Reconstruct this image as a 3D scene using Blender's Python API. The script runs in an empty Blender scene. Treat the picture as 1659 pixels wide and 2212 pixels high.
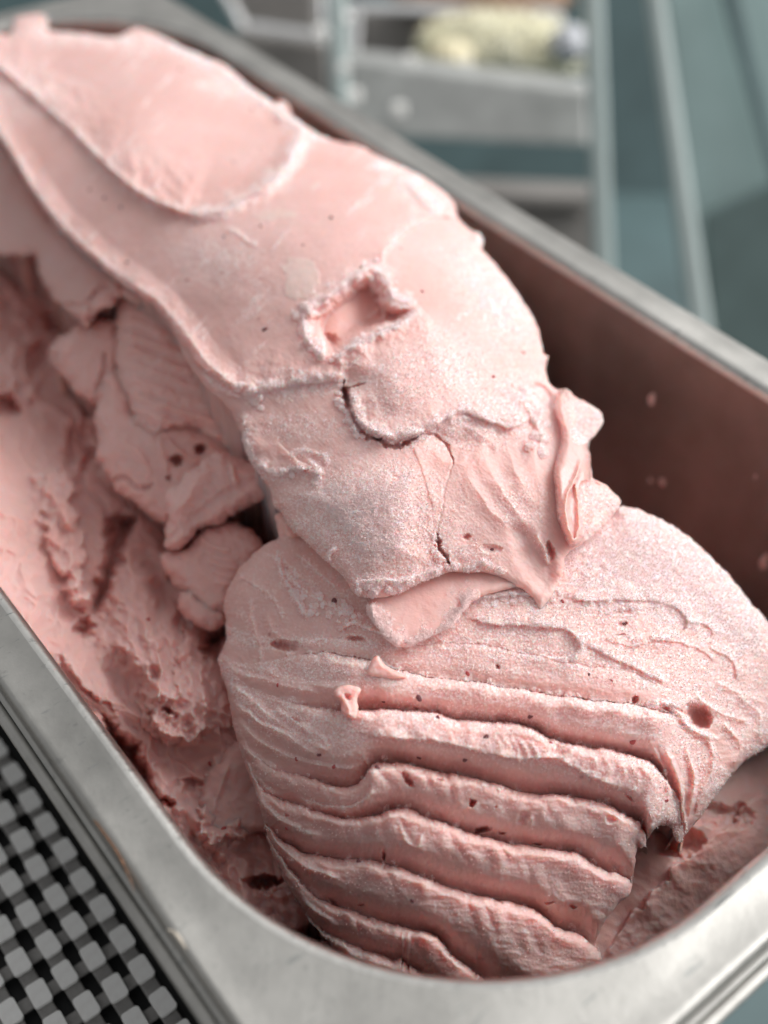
import bpy, math, random
import numpy as np
from mathutils import Vector, Matrix

random.seed(4)
rng = np.random.default_rng(7)
sc = bpy.context.scene
CM = 0.01

# ------------------------------------------------------------------ camera
f32 = np.float32
CAM = np.array([-10.918, -19.507, 14.58])            # centimetres, pan rim is z = 0
YAW, PIT, ROLL, FOC = 0.87593, -0.76326, 0.0394, 2.5505
_d = np.array([math.cos(PIT) * math.cos(YAW), math.cos(PIT) * math.sin(YAW), math.sin(PIT)])
_r = np.cross(_d, [0, 0, 1]); _r /= np.linalg.norm(_r)
_u = np.cross(_r, _d)
CR = _r * math.cos(ROLL) + _u * math.sin(ROLL)
CU = np.cross(CR, _d)
CD = _d
cam_data = bpy.data.cameras.new('camera')
cam = bpy.data.objects.new('camera', cam_data)
sc.collection.objects.link(cam)
cam.matrix_world = Matrix(((CR[0], CU[0], -CD[0], CAM[0] * CM), (CR[1], CU[1], -CD[1], CAM[1] * CM),
                           (CR[2], CU[2], -CD[2], CAM[2] * CM), (0, 0, 0, 1)))
cam_data.sensor_fit = 'HORIZONTAL'
cam_data.sensor_width = 36
cam_data.lens = 36 * FOC * 1000 / 1659
cam_data.clip_start = 0.005
cam_data.clip_end = 50
cam_data.dof.use_dof = True
cam_data.dof.focus_distance = 0.188
cam_data.dof.aperture_fstop = 12.5
sc.camera = cam

# ------------------------------------------------------------------ daylight
SUN_EL, SUN_AZ = math.radians(40), math.atan2(-0.22, 0.90)    # direction towards the sun, from +x
w = bpy.data.worlds.new('World'); sc.world = w; w.use_nodes = True
nt = w.node_tree; bgn = nt.nodes['Background']
sky = nt.nodes.new('ShaderNodeTexSky'); sky.sky_type = 'NISHITA'; sky.sun_disc = False
sky.sun_elevation = SUN_EL; sky.sun_rotation = math.pi / 2 - SUN_AZ
sky.dust_density = 6; sky.air_density = 1.0; sky.ozone_density = 0.5
hs = nt.nodes.new('ShaderNodeHueSaturation'); hs.inputs['Saturation'].default_value = 0.03      # milky overcast
nt.links.new(sky.outputs[0], hs.inputs['Color']); nt.links.new(hs.outputs[0], bgn.inputs[0]); bgn.inputs[1].default_value = 0.15
sl = bpy.data.lights.new('sun', 'SUN'); sl.energy = 0.70; sl.angle = math.radians(34); sl.color = (1, 0.95, 0.9)
so = bpy.data.objects.new('sun', sl); sc.collection.objects.link(so)
sd = Vector((math.cos(SUN_EL) * math.cos(SUN_AZ), math.cos(SUN_EL) * math.sin(SUN_AZ), math.sin(SUN_EL)))
so.rotation_euler = sd.to_track_quat('Z', 'Y').to_euler()
sc.view_settings.view_transform = 'Standard'; sc.view_settings.look = 'None'
sc.view_settings.exposure = 0.10; sc.view_settings.gamma = 1
sc.cycles.use_denoising = True
sc.cycles.max_bounces = 14; sc.cycles.diffuse_bounces = 12; sc.cycles.transmission_bounces = 6
sc.cycles.caustics_reflective = False; sc.cycles.caustics_refractive = False

# ------------------------------------------------------------------ helpers
def ray(U, V):
    x = (np.asarray(U) - 829.5) / 1000 / FOC; y = (1106 - np.asarray(V)) / 1000 / FOC
    return CD + x[..., None] * CR + y[..., None] * CU

def at_z(u, v, z):
    D = ray(np.array(float(u)), np.array(float(v))); return CAM + D * ((z - CAM[2]) / D[2])

def at_t(u, v, t):
    return CAM + ray(np.array(float(u)), np.array(float(v))) * t

def tagp(o, label=None, cat=None, group=None, kind=None):
    if label: o['label'] = label
    if cat: o['category'] = cat
    if group: o['group'] = group
    if kind: o['kind'] = kind
    return o

def empty(name, loc, label, cat, group=None):
    o = bpy.data.objects.new(name, None); sc.collection.objects.link(o)
    o.location = [c * CM for c in loc]; o.empty_display_size = 0.01
    return tagp(o, label, cat, group)

def mesh_np(name, V, F, mat, parent=None, smooth=True, origin=None):
    """V in cm (n,3); F (m,4) or (m,3) ints or list"""
    V = np.asarray(V, dtype=np.float64)
    org = np.array(origin if origin is not None else (parent.location[:] if parent else (0, 0, 0)), float)
    if origin is None: org = org / CM
    else: org = np.array(origin, float)
    me = bpy.data.meshes.new(name)
    F = np.asarray(F, dtype=np.int32); k = F.shape[1]
    me.vertices.add(len(V)); me.vertices.foreach_set('co', ((V - org) * CM).astype(f32).ravel())
    me.loops.add(F.size); me.loops.foreach_set('vertex_index', F.ravel())
    me.polygons.add(len(F))
    me.polygons.foreach_set('loop_start', np.arange(0, F.size, k, dtype=np.int32))
    me.polygons.foreach_set('loop_total', np.full(len(F), k, dtype=np.int32))
    me.update(calc_edges=True); me.validate()
    me.polygons.foreach_set('use_smooth', np.full(len(me.polygons), smooth, dtype=bool))
    o = bpy.data.objects.new(name, me); sc.collection.objects.link(o)
    if mat: me.materials.append(mat)
    if parent: o.parent = parent
    elif origin is not None: o.location = [c * CM for c in origin]
    return o

def attr(o, name, arr):
    a = o.data.attributes.new(name, 'FLOAT', 'POINT'); a.data.foreach_set('value', arr.astype(f32).ravel())

# gradient noise ----------------------------------------------------
_G = {}
def gnoise(x, y, seed=0):
    if seed not in _G:
        r = np.random.default_rng(seed + 100); a = r.random((256, 256)) * 2 * np.pi
        _G[seed] = (np.cos(a).astype(f32), np.sin(a).astype(f32))
    gx, gy = _G[seed]
    xi = np.floor(x).astype(np.int32); yi = np.floor(y).astype(np.int32)
    fx = (x - xi).astype(f32); fy = (y - yi).astype(f32)
    sx = fx * fx * fx * (fx * (fx * 6 - 15) + 10); sy = fy * fy * fy * (fy * (fy * 6 - 15) + 10)
    def c(i, j):
        a = (xi + i) & 255; b = (yi + j) & 255
        return gx[a, b] * (fx - i) + gy[a, b] * (fy - j)
    return ((c(0, 0) * (1 - sx) + c(1, 0) * sx) * (1 - sy) + (c(0, 1) * (1 - sx) + c(1, 1) * sx) * sy) * 1.5

def fbm(x, y, s, octv=4, seed=0, gain=0.5, ridged=False):
    o = 0; a = 1; t = 0
    for i in range(octv):
        n = gnoise(x / s + 17.3 * i, y / s - 9.1 * i, seed + i)
        if ridged: n = 1 - 2 * np.abs(n)
        o = o + a * n; t += a; a *= gain; s /= 2.03
    return o / t

def sm(x, a, b):
    t = np.clip((x - a) / (b - a), 0, 1); return t * t * (3 - 2 * t)

def spline(P, closed=False, step=9):
    P = np.array(P, float); n = len(P)
    if closed: Q = np.vstack([P[-1], P, P[0], P[1]])
    else: Q = np.vstack([2 * P[0] - P[1], P, 2 * P[-1] - P[-2]])
    out = []
    for i in range(1, len(Q) - 2):
        p0, p1, p2, p3 = Q[i - 1], Q[i], Q[i + 1], Q[i + 2]
        m = max(1, int(np.linalg.norm(p2 - p1) / step))
        for k in range(m):
            t = k / m
            out.append(0.5 * ((2 * p1) + (p2 - p0) * t + (2 * p0 - 5 * p1 + 4 * p2 - p3) * t * t + (3 * p1 - p0 - 3 * p2 + p3) * t ** 3))
    if not closed: out.append(P[-1])
    return np.array(out)

def rbf(pts, U, V):
    pts = np.array(pts, float); X = pts[:, :2] / 500; n = len(X)
    def ph(r2): return 0.5 * r2 * np.log(r2 + 1e-9)
    d2 = ((X[:, None] - X[None]) ** 2).sum(-1)
    A = np.zeros((n + 3, n + 3)); A[:n, :n] = ph(d2) + np.eye(n) * 0.004
    A[:n, n] = 1; A[:n, n + 1:] = X; A[n, :n] = 1; A[n + 1:, :n] = X.T
    wt = np.linalg.solve(A, np.r_[pts[:, 2], 0, 0, 0])
    u = (U / 500).astype(f32); v = (V / 500).astype(f32)
    o = wt[n] + wt[n + 1] * u + wt[n + 2] * v
    for i in range(n):
        o += wt[i] * ph((u - X[i, 0]) ** 2 + (v - X[i, 1]) ** 2)
    return o

def idw(pts, U, V):
    o = 0; W = 0
    for (a, b, c) in pts:
        q = 1 / (((U - a) ** 2 + (V - b) ** 2) + 900) ** 1.5; o = o + q * c; W = W + q
    return o / W

def polydist(U, V, P, closed):
    """nearest distance, side (+ = to the right of travel on the picture), arc 0..1"""
    best = np.full(U.shape, 1e12, f32); side = np.zeros(U.shape, f32); arc = np.zeros(U.shape, f32)
    A = P; B = np.roll(P, -1, 0)
    if not closed: A, B = P[:-1], P[1:]
    L = np.linalg.norm(B - A, axis=1); S = np.r_[0, np.cumsum(L)]; tot = S[-1]
    for i in range(len(A)):
        ax, ay = A[i]; dx, dy = B[i] - A[i]; l2 = dx * dx + dy * dy + 1e-9
        px = U - ax; py = V - ay
        t = np.clip((px * dx + py * dy) / l2, 0, 1)
        qx = px - t * dx; qy = py - t * dy
        d2 = qx * qx + qy * qy
        m = d2 < best
        best = np.where(m, d2, best)
        side = np.where(m, dx * py - dy * px, side)
        arc = np.where(m, (S[i] + t * L[i]) / tot, arc)
    return np.sqrt(best), np.sign(side), arc

def inside(U, V, P):
    c = np.zeros(U.shape, bool); n = len(P)
    for i in range(n):
        x1, y1 = P[i]; x2, y2 = P[(i + 1) % n]
        if y1 == y2: continue
        c ^= ((y1 > V) != (y2 > V)) & (U < (x2 - x1) * (V - y1) / (y2 - y1) + x1)
    return c

class Relief:
    """a sculpted gelato surface: height over a grid of sight points, real depth in cm"""
    def __init__(s, u0, v0, u1, v1, step, warp=4.0, seed=0):
        s.step = step; s.u0, s.v0 = u0, v0; s.seed = seed
        s.U, s.V = np.meshgrid(np.arange(u0, u1, step, dtype=f32), np.arange(v0, v1, step, dtype=f32))
        s.D = np.zeros_like(s.U); s.F = np.zeros_like(s.U); s.T = np.zeros_like(s.U); s.G = np.zeros_like(s.U)
        s.X = s.U + warp * fbm(s.U, s.V, 42, 3, seed + 50); s.Y = s.V + warp * fbm(s.U, s.V, 42, 3, seed + 60)
        # fine ragged wobble
        s.X = s.X + 1.8 * fbm(s.U, s.V, 9, 2, seed + 70); s.Y = s.Y + 1.8 * fbm(s.U, s.V, 9, 2, seed + 80)
    def box(s, P, pad):
        P = np.asarray(P); a = (P.min(0) - pad - 8 - (s.u0, s.v0)) / s.step; b = (P.max(0) + pad + 8 - (s.u0, s.v0)) / s.step
        h, w_ = s.U.shape
        return slice(max(0, int(a[1])), max(0, min(h, int(b[1])))), slice(max(0, int(a[0])), max(0, min(w_, int(b[0]))))
    def line(s, pts, pad):
        P = spline(pts); sl_ = s.box(P, pad)
        if s.U[sl_].size == 0: return sl_, None, None
        d, sg, arc = polydist(s.X[sl_], s.Y[sl_], P, False)
        return sl_, d * sg, arc
    def lip(s, pts, h, w_, r=5, side=1, taper=0.12, frost=0.0, fw=9, pw=1.4):
        """cliff along the line: raised on `side`, fading over w_; crisp edge rounded over r px"""
        sl_, d, a = s.line(pts, w_)
        if d is None: return
        d = d * side
        tp = np.minimum(1, np.minimum(a, 1 - a) / taper) if taper > 0 else 1
        e = np.clip(d / r, 0, 1); rise = np.sqrt(np.clip(1 - (1 - e) ** 2, 0, 1))
        f = np.clip(1 - d / w_, 0, 1) ** pw
        vn = 1 + 0.7 * fbm(s.U[sl_], s.V[sl_], 38, 3, s.seed + 15)
        s.D[sl_] += h * tp * vn * np.where(d > 0, rise * f, 0)
        if frost: s.F[sl_] = np.maximum(s.F[sl_], frost * tp * np.exp(-((d - 4) / (fw * (1.1 + 1.6 * fbm(s.U[sl_], s.V[sl_], 30, 3, s.seed + 16)))) ** 2))
    def ridge(s, pts, h, wp, wn=None, taper=0.12, frost=0.0, fw=8, pw=1.7):
        wn = wn or wp; sl_, d, a = s.line(pts, max(wp, wn))
        if d is None: return
        tp = np.minimum(1, np.minimum(a, 1 - a) / taper) if taper > 0 else 1
        p = np.where(d > 0, np.clip(1 - d / wp, 0, 1), np.clip(1 + d / wn, 0, 1)) ** pw
        s.D[sl_] += h * tp * p * (1 + 0.8 * fbm(s.U[sl_], s.V[sl_], 75, 3, s.seed + 17, .4))
        if frost: s.F[sl_] = np.maximum(s.F[sl_], frost * tp * np.exp(-(d / (fw * (1.1 + 1.6 * fbm(s.U[sl_], s.V[sl_], 30, 3, s.seed + 16)))) ** 2))
    def groove(s, pts, depth, w_, taper=0.2, jag=0.5, p=0.7):
        sl_, d, a = s.line(pts, w_ * 2)
        if d is None: return
        ww = w_ * (1 + jag * fbm(s.U[sl_], s.V[sl_], 14, 2, s.seed + 5)) * np.minimum(1, 0.25 + np.minimum(a, 1 - a) / taper)
        s.D[sl_] -= depth * np.clip(1 - (np.abs(d) / ww) ** 2, 0, 1) ** p
    def poly(s, pts, h, soft=10, spow=1, frost=0, tint=None, smooth=True):
        P = spline(pts, True) if smooth else np.array(pts, float); sl_ = s.box(P, 4)
        X, Y = s.X[sl_], s.Y[sl_]
        if X.size == 0: return None
        ins = inside(X, Y, P); d, _, _ = polydist(X, Y, P, True)
        d = np.where(ins, d, -d)
        m = np.clip(d / soft, 0, 1); m = np.sqrt(1 - (1 - m) ** 2) if spow == 1 else m * m * (3 - 2 * m)
        s.D[sl_] += h * m
        if frost: s.F[sl_] = np.maximum(s.F[sl_], frost * m)
        if tint is not None: s.T[sl_] = s.T[sl_] * (1 - m) + tint * m
        return sl_, d, m
    def pit(s, u, v, ru, rv, depth, ang=0, p=1.5):
        sl_ = s.box([(u, v)], max(ru, rv) * 1.6); k = 0.45 * min(ru, rv)
        X, Y = s.X[sl_] - u + k * fbm(s.U[sl_], s.V[sl_], 1.6 * min(ru, rv), 3, 811), s.Y[sl_] - v + k * fbm(s.U[sl_], s.V[sl_], 1.6 * min(ru, rv), 3, 822)
        c, n = math.cos(math.radians(ang)), math.sin(math.radians(ang))
        q = ((X * c + Y * n) / ru) ** 2 + ((-X * n + Y * c) / rv) ** 2
        s.D[sl_] -= depth * np.clip(1 - q, 0, 1) ** (1 / p)
    def frostblob(s, u, v, ru, rv, a, ang=0):
        X, Y = s.U - u, s.V - v; c, n = math.cos(math.radians(ang)), math.sin(math.radians(ang))
        q = ((X * c + Y * n) / ru) ** 2 + ((-X * n + Y * c) / rv) ** 2
        s.F = np.maximum(s.F, a * np.exp(-q * 1.4))
    def crumbs(s, pts, n, h, r0, r1, spread=8, frost=1.0, seed=1):
        P = spline(pts); q = np.random.default_rng(seed)
        for k in range(n):
            u, v = P[q.integers(len(P))] + q.normal(0, spread, 2); r_ = q.uniform(r0, r1); sl_ = s.box([(u, v)], r_ * 1.5)
            X, Y = s.X[sl_] - u, s.Y[sl_] - v; m = np.clip(1 - (X * X + Y * Y * q.uniform(.6, 1.6)) / r_ ** 2, 0, 1) ** .6
            s.D[sl_] += h * q.uniform(.4, 1) * m; s.F[sl_] = np.maximum(s.F[sl_], frost * np.minimum(1, m * 1.5))
    def crystals(s, amp=0.016):
        amp *= .5
        """ice crystals: patchy, spiky micro relief where F is high"""
        n1 = gnoise(s.U / 5.2, s.V / 5.2, 31) ; n2 = gnoise(s.U / 10.5, s.V / 10.5, 33)
        patch = sm(fbm(s.U, s.V, 26, 3, 35), -0.45, 0.25)
        s.F = np.clip(s.F * (0.6 + 0.75 * patch) , 0, 1.0)
        spk = np.clip(n1 * 1.9 + 0.02, 0, 1) ** 0.9 + 0.45 * np.clip(n2 + 0.05, 0, 1)
        s.S = np.clip(spk * s.F * 1.15, 0, 1)
        s.D += amp * s.S + 0.0016 * n1
    def build(s, name, outline, zpts, Rf, Pf, mat, parent, rings, clip=None, ragged=2.0, label=None, zf=None):
        P = spline(outline, True, 7)
        U, V = s.U, s.V
        Xr = U + ragged * 1.5 * fbm(U, V, 22, 3, s.seed + 90); Yr = V + ragged * 1.5 * fbm(U, V, 22, 3, s.seed + 91)
        if hasattr(s, 'S'):
            Xr = Xr + 1.6 * s.F * gnoise(U / 4.2, V / 4.2, 71); Yr = Yr + 1.6 * s.F * gnoise(U / 4.2, V / 4.2, 72)
        ins = inside(Xr, Yr, P); d = np.zeros_like(U)
        # distance field, coarse away from the edge
        d, _, _ = polydist(Xr, Yr, P, True) if U.size < 300000 else s.fastdist(Xr, Yr, P)
        d = np.where(ins, d, -d)
        gy, gx = np.gradient(d, s.step); gl = np.sqrt(gx * gx + gy * gy) + 1e-6; gx /= gl; gy /= gl
        vk = d > -1.45 * s.step
        R = idw(Rf, U, V) if isinstance(Rf, list) else Rf
        Pd = idw(Pf, U, V) if isinstance(Pf, list) else Pf
        e = np.clip(d / R, 0, 1); edge = Pd * (1 - np.sqrt(np.clip(1 - (1 - e) ** 2, 0, 1)))
        Z = rbf(zpts, U, V) if zf is None else zf(U, V)
        out = np.where(d < 0, -d, 0)
        U2 = U + gx * out; V2 = V + gy * out
        D3 = ray(U2, V2)
        T = (Z - CAM[2]) / D3[..., 2] - s.D + edge
        s.Tt = T
        W = CAM + D3 * T[..., None]
        if clip is not None: vk &= clip(W)
        q = vk[:-1, :-1] & vk[1:, :-1] & vk[:-1, 1:] & vk[1:, 1:]
        h, w_ = U.shape; idx = np.arange(h * w_).reshape(h, w_)
        a = idx[:-1, :-1][q]; b = idx[1:, :-1][q]; c = idx[1:, 1:][q]; e_ = idx[:-1, 1:][q]
        F = np.stack([a, b, c, e_], 1)
        used = np.unique(F); rm = np.full(h * w_, -1, np.int64); rm[used] = np.arange(len(used)); F = rm[F]
        VV = W.reshape(-1, 3)[used]; fr = s.F.ravel()[used]; ti = s.T.ravel()[used]; gl_ = s.G.ravel()[used]; agl = [gl_]
        sp = (s.S if hasattr(s, 'S') else s.F * 0).ravel()[used]
        # boundary skirt
        E = np.vstack([F[:, [0, 1]], F[:, [1, 2]], F[:, [2, 3]], F[:, [3, 0]]])
        key = np.sort(E, 1); k = key[:, 0] * (len(used) + 1) + key[:, 1]
        _, inv, cnt = np.unique(k, return_inverse=True, return_counts=True)
        be = E[cnt[inv] == 1]
        bv = np.unique(be); bm = np.full(len(used), -1, np.int64); bm[bv] = np.arange(len(bv))
        Ub = U2.ravel()[used][bv]; Vb = V2.ravel()[used][bv]; Tb = T.ravel()[used][bv]
        gxb = gx.ravel()[used][bv]; gyb = gy.ravel()[used][bv]
        prev = bv; allV = [VV]; allF = [F]; af = [fr]; at_ = [ti]; asp = [sp]
        base = len(used)
        for (ins_px, back, down) in rings:
            Wp = CAM + ray(Ub + gxb * ins_px, Vb + gyb * ins_px) * (Tb + back)[:, None]
            Wp[:, 2] -= down
            allV.append(Wp); new = base + np.arange(len(bv)); base += len(bv)
            allF.append(np.stack([be[:, 1] if prev is bv else prev[bm[be[:, 1]]], be[:, 0] if prev is bv else prev[bm[be[:, 0]]],
                                  new[bm[be[:, 0]]], new[bm[be[:, 1]]]], 1))
            af.append(fr[bv] * 0.4); at_.append(ti[bv] * 0.5); asp.append(fr[bv] * 0); agl.append(gl_[bv])
            prev = new
        o = mesh_np(name, np.vstack(allV), np.vstack(allF), mat, parent)
        attr(o, 'frost', np.concatenate(af)); attr(o, 'tint', np.concatenate(at_)); attr(o, 'spark', np.concatenate(asp)); attr(o, 'gloss', np.concatenate(agl))
        if label: o['label'] = label
        s.dist = d
        return o
    def fastdist(s, X, Y, P):
        k = 6
        d0, a, b = polydist(X[::k, ::k], Y[::k, ::k], P, True)
        h, w_ = X.shape
        yi = np.arange(h) / k; xi = np.arange(w_) / k
        y0 = np.clip(yi.astype(int), 0, d0.shape[0] - 2); x0 = np.clip(xi.astype(int), 0, d0.shape[1] - 2)
        fy = (yi - y0)[:, None]; fx = (xi - x0)[None]
        D = d0[y0][:, x0] * (1 - fy) * (1 - fx) + d0[y0 + 1][:, x0] * fy * (1 - fx) + d0[y0][:, x0 + 1] * (1 - fy) * fx + d0[y0 + 1][:, x0 + 1] * fy * fx
        near = D < 22
        dn, _, _ = polydist(X[near], Y[near], P, True)
        D = D.astype(f32); D[near] = dn
        return D, None, None
    def point(s, u, v, lift=0.0):
        j = int(round((u - s.u0) / s.step)); i = int(round((v - s.v0) / s.step))
        return at_t(u, v, float(s.Tt[i, j]) - lift)

# ------------------------------------------------------------------ materials
def new_mat(name):
    m = bpy.data.materials.new(name); m.use_nodes = True
    return m, m.node_tree, m.node_tree.nodes['Principled BSDF']

def ramp(nt_, fac, stops):
    r = nt_.nodes.new('ShaderNodeValToRGB'); nt_.links.new(fac, r.inputs[0])
    el = r.color_ramp.elements
    while len(el) < len(stops): el.new(0.5)
    for e, (p, c) in zip(el, stops): e.position = p; e.color = (*c, 1)
    return r.outputs[0]

def tex_noise(nt_, scale, detail=3, rough=0.5, vec=None):
    n = nt_.nodes.new('ShaderNodeTexNoise'); n.inputs['Scale'].default_value = scale
    n.inputs['Detail'].default_value = detail; n.inputs['Roughness'].default_value = rough
    if vec: nt_.links.new(vec, n.inputs['Vector'])
    return n.outputs[0]

def mixc(nt_, fac, a, b, mode='MIX'):
    m = nt_.nodes.new('ShaderNodeMix'); m.data_type = 'RGBA'; m.blend_type = mode
    for sock, val in ((m.inputs[0], fac), (m.inputs[6], a), (m.inputs[7], b)):
        if hasattr(val, 'links'): nt_.links.new(val, sock)
        elif isinstance(val, tuple): sock.default_value = (*val, 1)
        else: sock.default_value = val
    return m.outputs[2]

def math_(nt_, op, a, b=None, clamp=False):
    m = nt_.nodes.new('ShaderNodeMath'); m.operation = op; m.use_clamp = clamp
    for sock, val in ((m.inputs[0], a), (m.inputs[1], b)):
        if val is None: continue
        if hasattr(val, 'links'): nt_.links.new(val, sock)
        else: sock.default_value = val
    return m.outputs[0]

def gelato_material(name, fine=1.0, base=(0.78, 0.475, 0.44)):
    m, t, b = new_mat(name)
    tc = t.nodes.new('ShaderNodeTexCoord'); ob = tc.outputs['Object']
    def A(n):
        a = t.nodes.new('ShaderNodeAttribute'); a.attribute_name = n; return a.outputs['Fac']
    frost, tint, spark, gloss = A('frost'), A('tint'), A('spark'), A('gloss')
    big = tex_noise(t, 45, 4, 0.6, ob); mid = tex_noise(t, 260, 4, 0.6, ob); tiny = tex_noise(t, 2600, 2, 0.6, ob)
    col = ramp(t, big, [(0.3, tuple(c * k for c, k in zip(base, (0.96, 0.92, 0.90)))), (0.7, tuple(c * k for c, k in zip(base, (1.03, 1.10, 1.12))))])
    # smears of thin frost bloom
    sm_ = ramp(t, mid, [(0.52, (0, 0, 0)), (0.72, (1, 1, 1))])
    col = mixc(t, math_(t, 'MULTIPLY', sm_, 0.20), col, (0.84, 0.62, 0.60))
    # berry flecks
    v = t.nodes.new('ShaderNodeTexVoronoi'); v.inputs['Scale'].default_value = 230; t.links.new(ob, v.inputs['Vector'])
    sp = ramp(t, v.outputs['Distance'], [(0.05, (1, 1, 1)), (0.13, (0, 0, 0))])
    rnd = ramp(t, math_(t, 'FRACT', math_(t, 'MULTIPLY', v.outputs['Color'], 3.7)), [(0.80, (0, 0, 0)), (0.84, (1, 1, 1))])
    fl = math_(t, 'MULTIPLY', math_(t, 'MULTIPLY', sp, rnd), 0.55)
    col = mixc(t, fl, col, (0.42, 0.09, 0.10))
    # frost
    fw = math_(t, 'ADD', math_(t, 'MULTIPLY', math_(t, 'POWER', frost, 1.5), 0.45), math_(t, 'MULTIPLY', spark, 1.0), True)
    col = mixc(t, fw, col, (0.99, 0.80, 0.775))
    col = mixc(t, math_(t, 'MULTIPLY', spark, 0.7, True), col, (1.0, 0.89, 0.875))
    hf = math_(t, 'MULTIPLY', math_(t, 'SUBTRACT', frost, 0.62, True), 2.0, True)
    col = mixc(t, hf, col, (0.96, 0.88, 0.895))
    col = mixc(t, tint, col, (0.80, 0.66, 0.60))
    t.links.new(col, b.inputs['Base Color'])
    b.inputs['Subsurface Weight'].default_value = 0.85
    b.inputs['Subsurface Radius'].default_value = (1.0, 0.36, 0.26)
    b.inputs['Subsurface Scale'].default_value = 0.003
    rr = math_(t, 'SUBTRACT', math_(t, 'ADD', 0.50, math_(t, 'MULTIPLY', frost, 0.3)), math_(t, 'MULTIPLY', gloss, 0.34))
    t.links.new(rr, b.inputs['Roughness'])
    b.inputs['Specular IOR Level'].default_value = 0.35
    bp = t.nodes.new('ShaderNodeBump'); bp.inputs['Strength'].default_value = 0.5 * fine; bp.inputs['Distance'].default_value = 0.00025
    hgt = math_(t, 'ADD', math_(t, 'MULTIPLY', tiny, math_(t, 'ADD', 0.35, math_(t, 'MULTIPLY', frost, 1.3))), math_(t, 'MULTIPLY', mid, 1.1))
    t.links.new(hgt, bp.inputs['Height']); t.links.new(bp.outputs[0], b.inputs['Normal'])
    return m

GEL = gelato_material('strawberry_gelato')

def steel(name, col=(0.47, 0.46, 0.435), rough=0.47, wear=1.0, metallic=1.0):
    m, t, b = new_mat(name); tc = t.nodes.new('ShaderNodeTexCoord'); ob = tc.outputs['Object']
    n1 = tex_noise(t, 55, 5, 0.65, ob); n2 = tex_noise(t, 700, 4, 0.7, ob); n3 = tex_noise(t, 14, 3, 0.6, ob)
    c = ramp(t, n1, [(0.3, tuple(x * 0.76 for x in col)), (0.7, tuple(min(1, x * 1.10) for x in col))])
    scr = ramp(t, n2, [(0.60, (0, 0, 0)), (0.70, (1, 1, 1))])
    c = mixc(t, math_(t, 'MULTIPLY', scr, 0.45 * wear), c, (0.24, 0.24, 0.23))
    # faint hairline scratches
    mp = t.nodes.new('ShaderNodeMapping'); mp.inputs['Scale'].default_value = (160, 1300, 500); mp.inputs['Rotation'].default_value = (0, 0, 0.7)
    t.links.new(ob, mp.inputs['Vector']); n4 = t.nodes.new('ShaderNodeTexNoise'); n4.inputs['Scale'].default_value = 1; n4.inputs['Detail'].default_value = 3
    t.links.new(mp.outputs[0], n4.inputs['Vector'])
    h2 = ramp(t, n4.outputs[0], [(0.66, (0, 0, 0)), (0.70, (1, 1, 1))])
    c = mixc(t, math_(t, 'MULTIPLY', h2, 0.65 * wear, True), c, (0.30, 0.31, 0.30))
    t.links.new(c, b.inputs['Base Color']); b.inputs['Metallic'].default_value = metallic
    r = math_(t, 'ADD', rough - 0.06, math_(t, 'MULTIPLY', n1, 0.14)); t.links.new(r, b.inputs['Roughness'])
    bp = t.nodes.new('ShaderNodeBump'); bp.inputs['Strength'].default_value = 0.5 * wear; bp.inputs['Distance'].default_value = 0.0001
    t.links.new(math_(t, 'ADD', n2, n3), bp.inputs['Height']); t.links.new(bp.outputs[0], b.inputs['Normal'])
    return m

STEEL = steel('pan_steel'); OUTS = steel('outer_pan_steel', (.34, .34, .32), .6)

def plain(name, col, rough=0.6, metallic=0.0, var=0.12, scale=40, spec=0.5):
    m, t, b = new_mat(name); tc = t.nodes.new('ShaderNodeTexCoord')
    n = tex_noise(t, scale, 4, 0.6, tc.outputs['Object'])
    c = ramp(t, n, [(0.3, tuple(x * (1 - var) for x in col)), (0.7, tuple(min(1, x * (1 + var)) for x in col))])
    t.links.new(c, b.inputs['Base Color']); b.inputs['Roughness'].default_value = rough; b.inputs['Metallic'].default_value = metallic
    b.inputs['Specular IOR Level'].default_value = spec
    return m
#@@PAN
# ------------------------------------------------------------------ the pan
HX, NY, FY, RIN = 7.516, -16.435, 16.435, 5.158      # inner bead, half width / ends / corner radius
OX, OY, ROUT = 8.25, 17.17, 0.7

def rrect(hx, hy, r, n=26, m=30):
    """rounded rectangle, same point count whatever the radius"""
    out = []
    for (cx, cy, a0) in ((hx - r, hy - r, 0), (-hx + r, hy - r, 90), (-hx + r, -hy + r, 180), (hx - r, -hy + r, 270)):
        for k in range(n + 1):
            a = math.radians(a0 + 90 * k / n); out.append((cx + r * math.cos(a), cy + r * math.sin(a)))
        nx = {0: (-hx + r, hy), 90: (-hx, -hy + r), 180: (hx - r, -hy), 270: (hx, hy - r)}[a0]
        x0, y0 = out[-1]
        for k in range(1, m): out.append((x0 + (nx[0] - x0) * k / m, y0 + (nx[1] - y0) * k / m))
    return np.array(out)

pan = empty('gelato_pan', (0, 0, -12), 'long stainless steel gelato pan with rounded corners and a worn flat rim', 'pan')
def loft(name, loops, mat, parent):
    n = len(loops[0][0]); Vs = []; F = []
    for (L, z) in loops:
        zz = np.full(n, z) if np.isscalar(z) else z
        Vs.append(np.c_[L, zz])
    for k in range(len(loops) - 1):
        a = np.arange(n) + k * n; b = np.roll(np.arange(n), -1) + k * n
        F.append(np.stack([a, b, b + n, a + n], 1))
    return mesh_np(name, np.vstack(Vs), np.vstack(F), mat, parent)
def inner(off, dz): return (rrect(HX + off, FY + off, RIN + off), dz)
wall = [inner(-1.1, -11.6), inner(-0.75, -11.2), inner(-0.62, -10.6)]
for z in np.linspace(-9.5, -0.5, 14): wall.append(inner(-0.19 + 0.05 * z, z))
for a in np.linspace(0, 90, 8)[0:]:
    a = math.radians(a); wall.append(inner(-0.205 + 0.22 * (1 - math.cos(a)), -0.26 + 0.22 * math.sin(a)))
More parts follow.
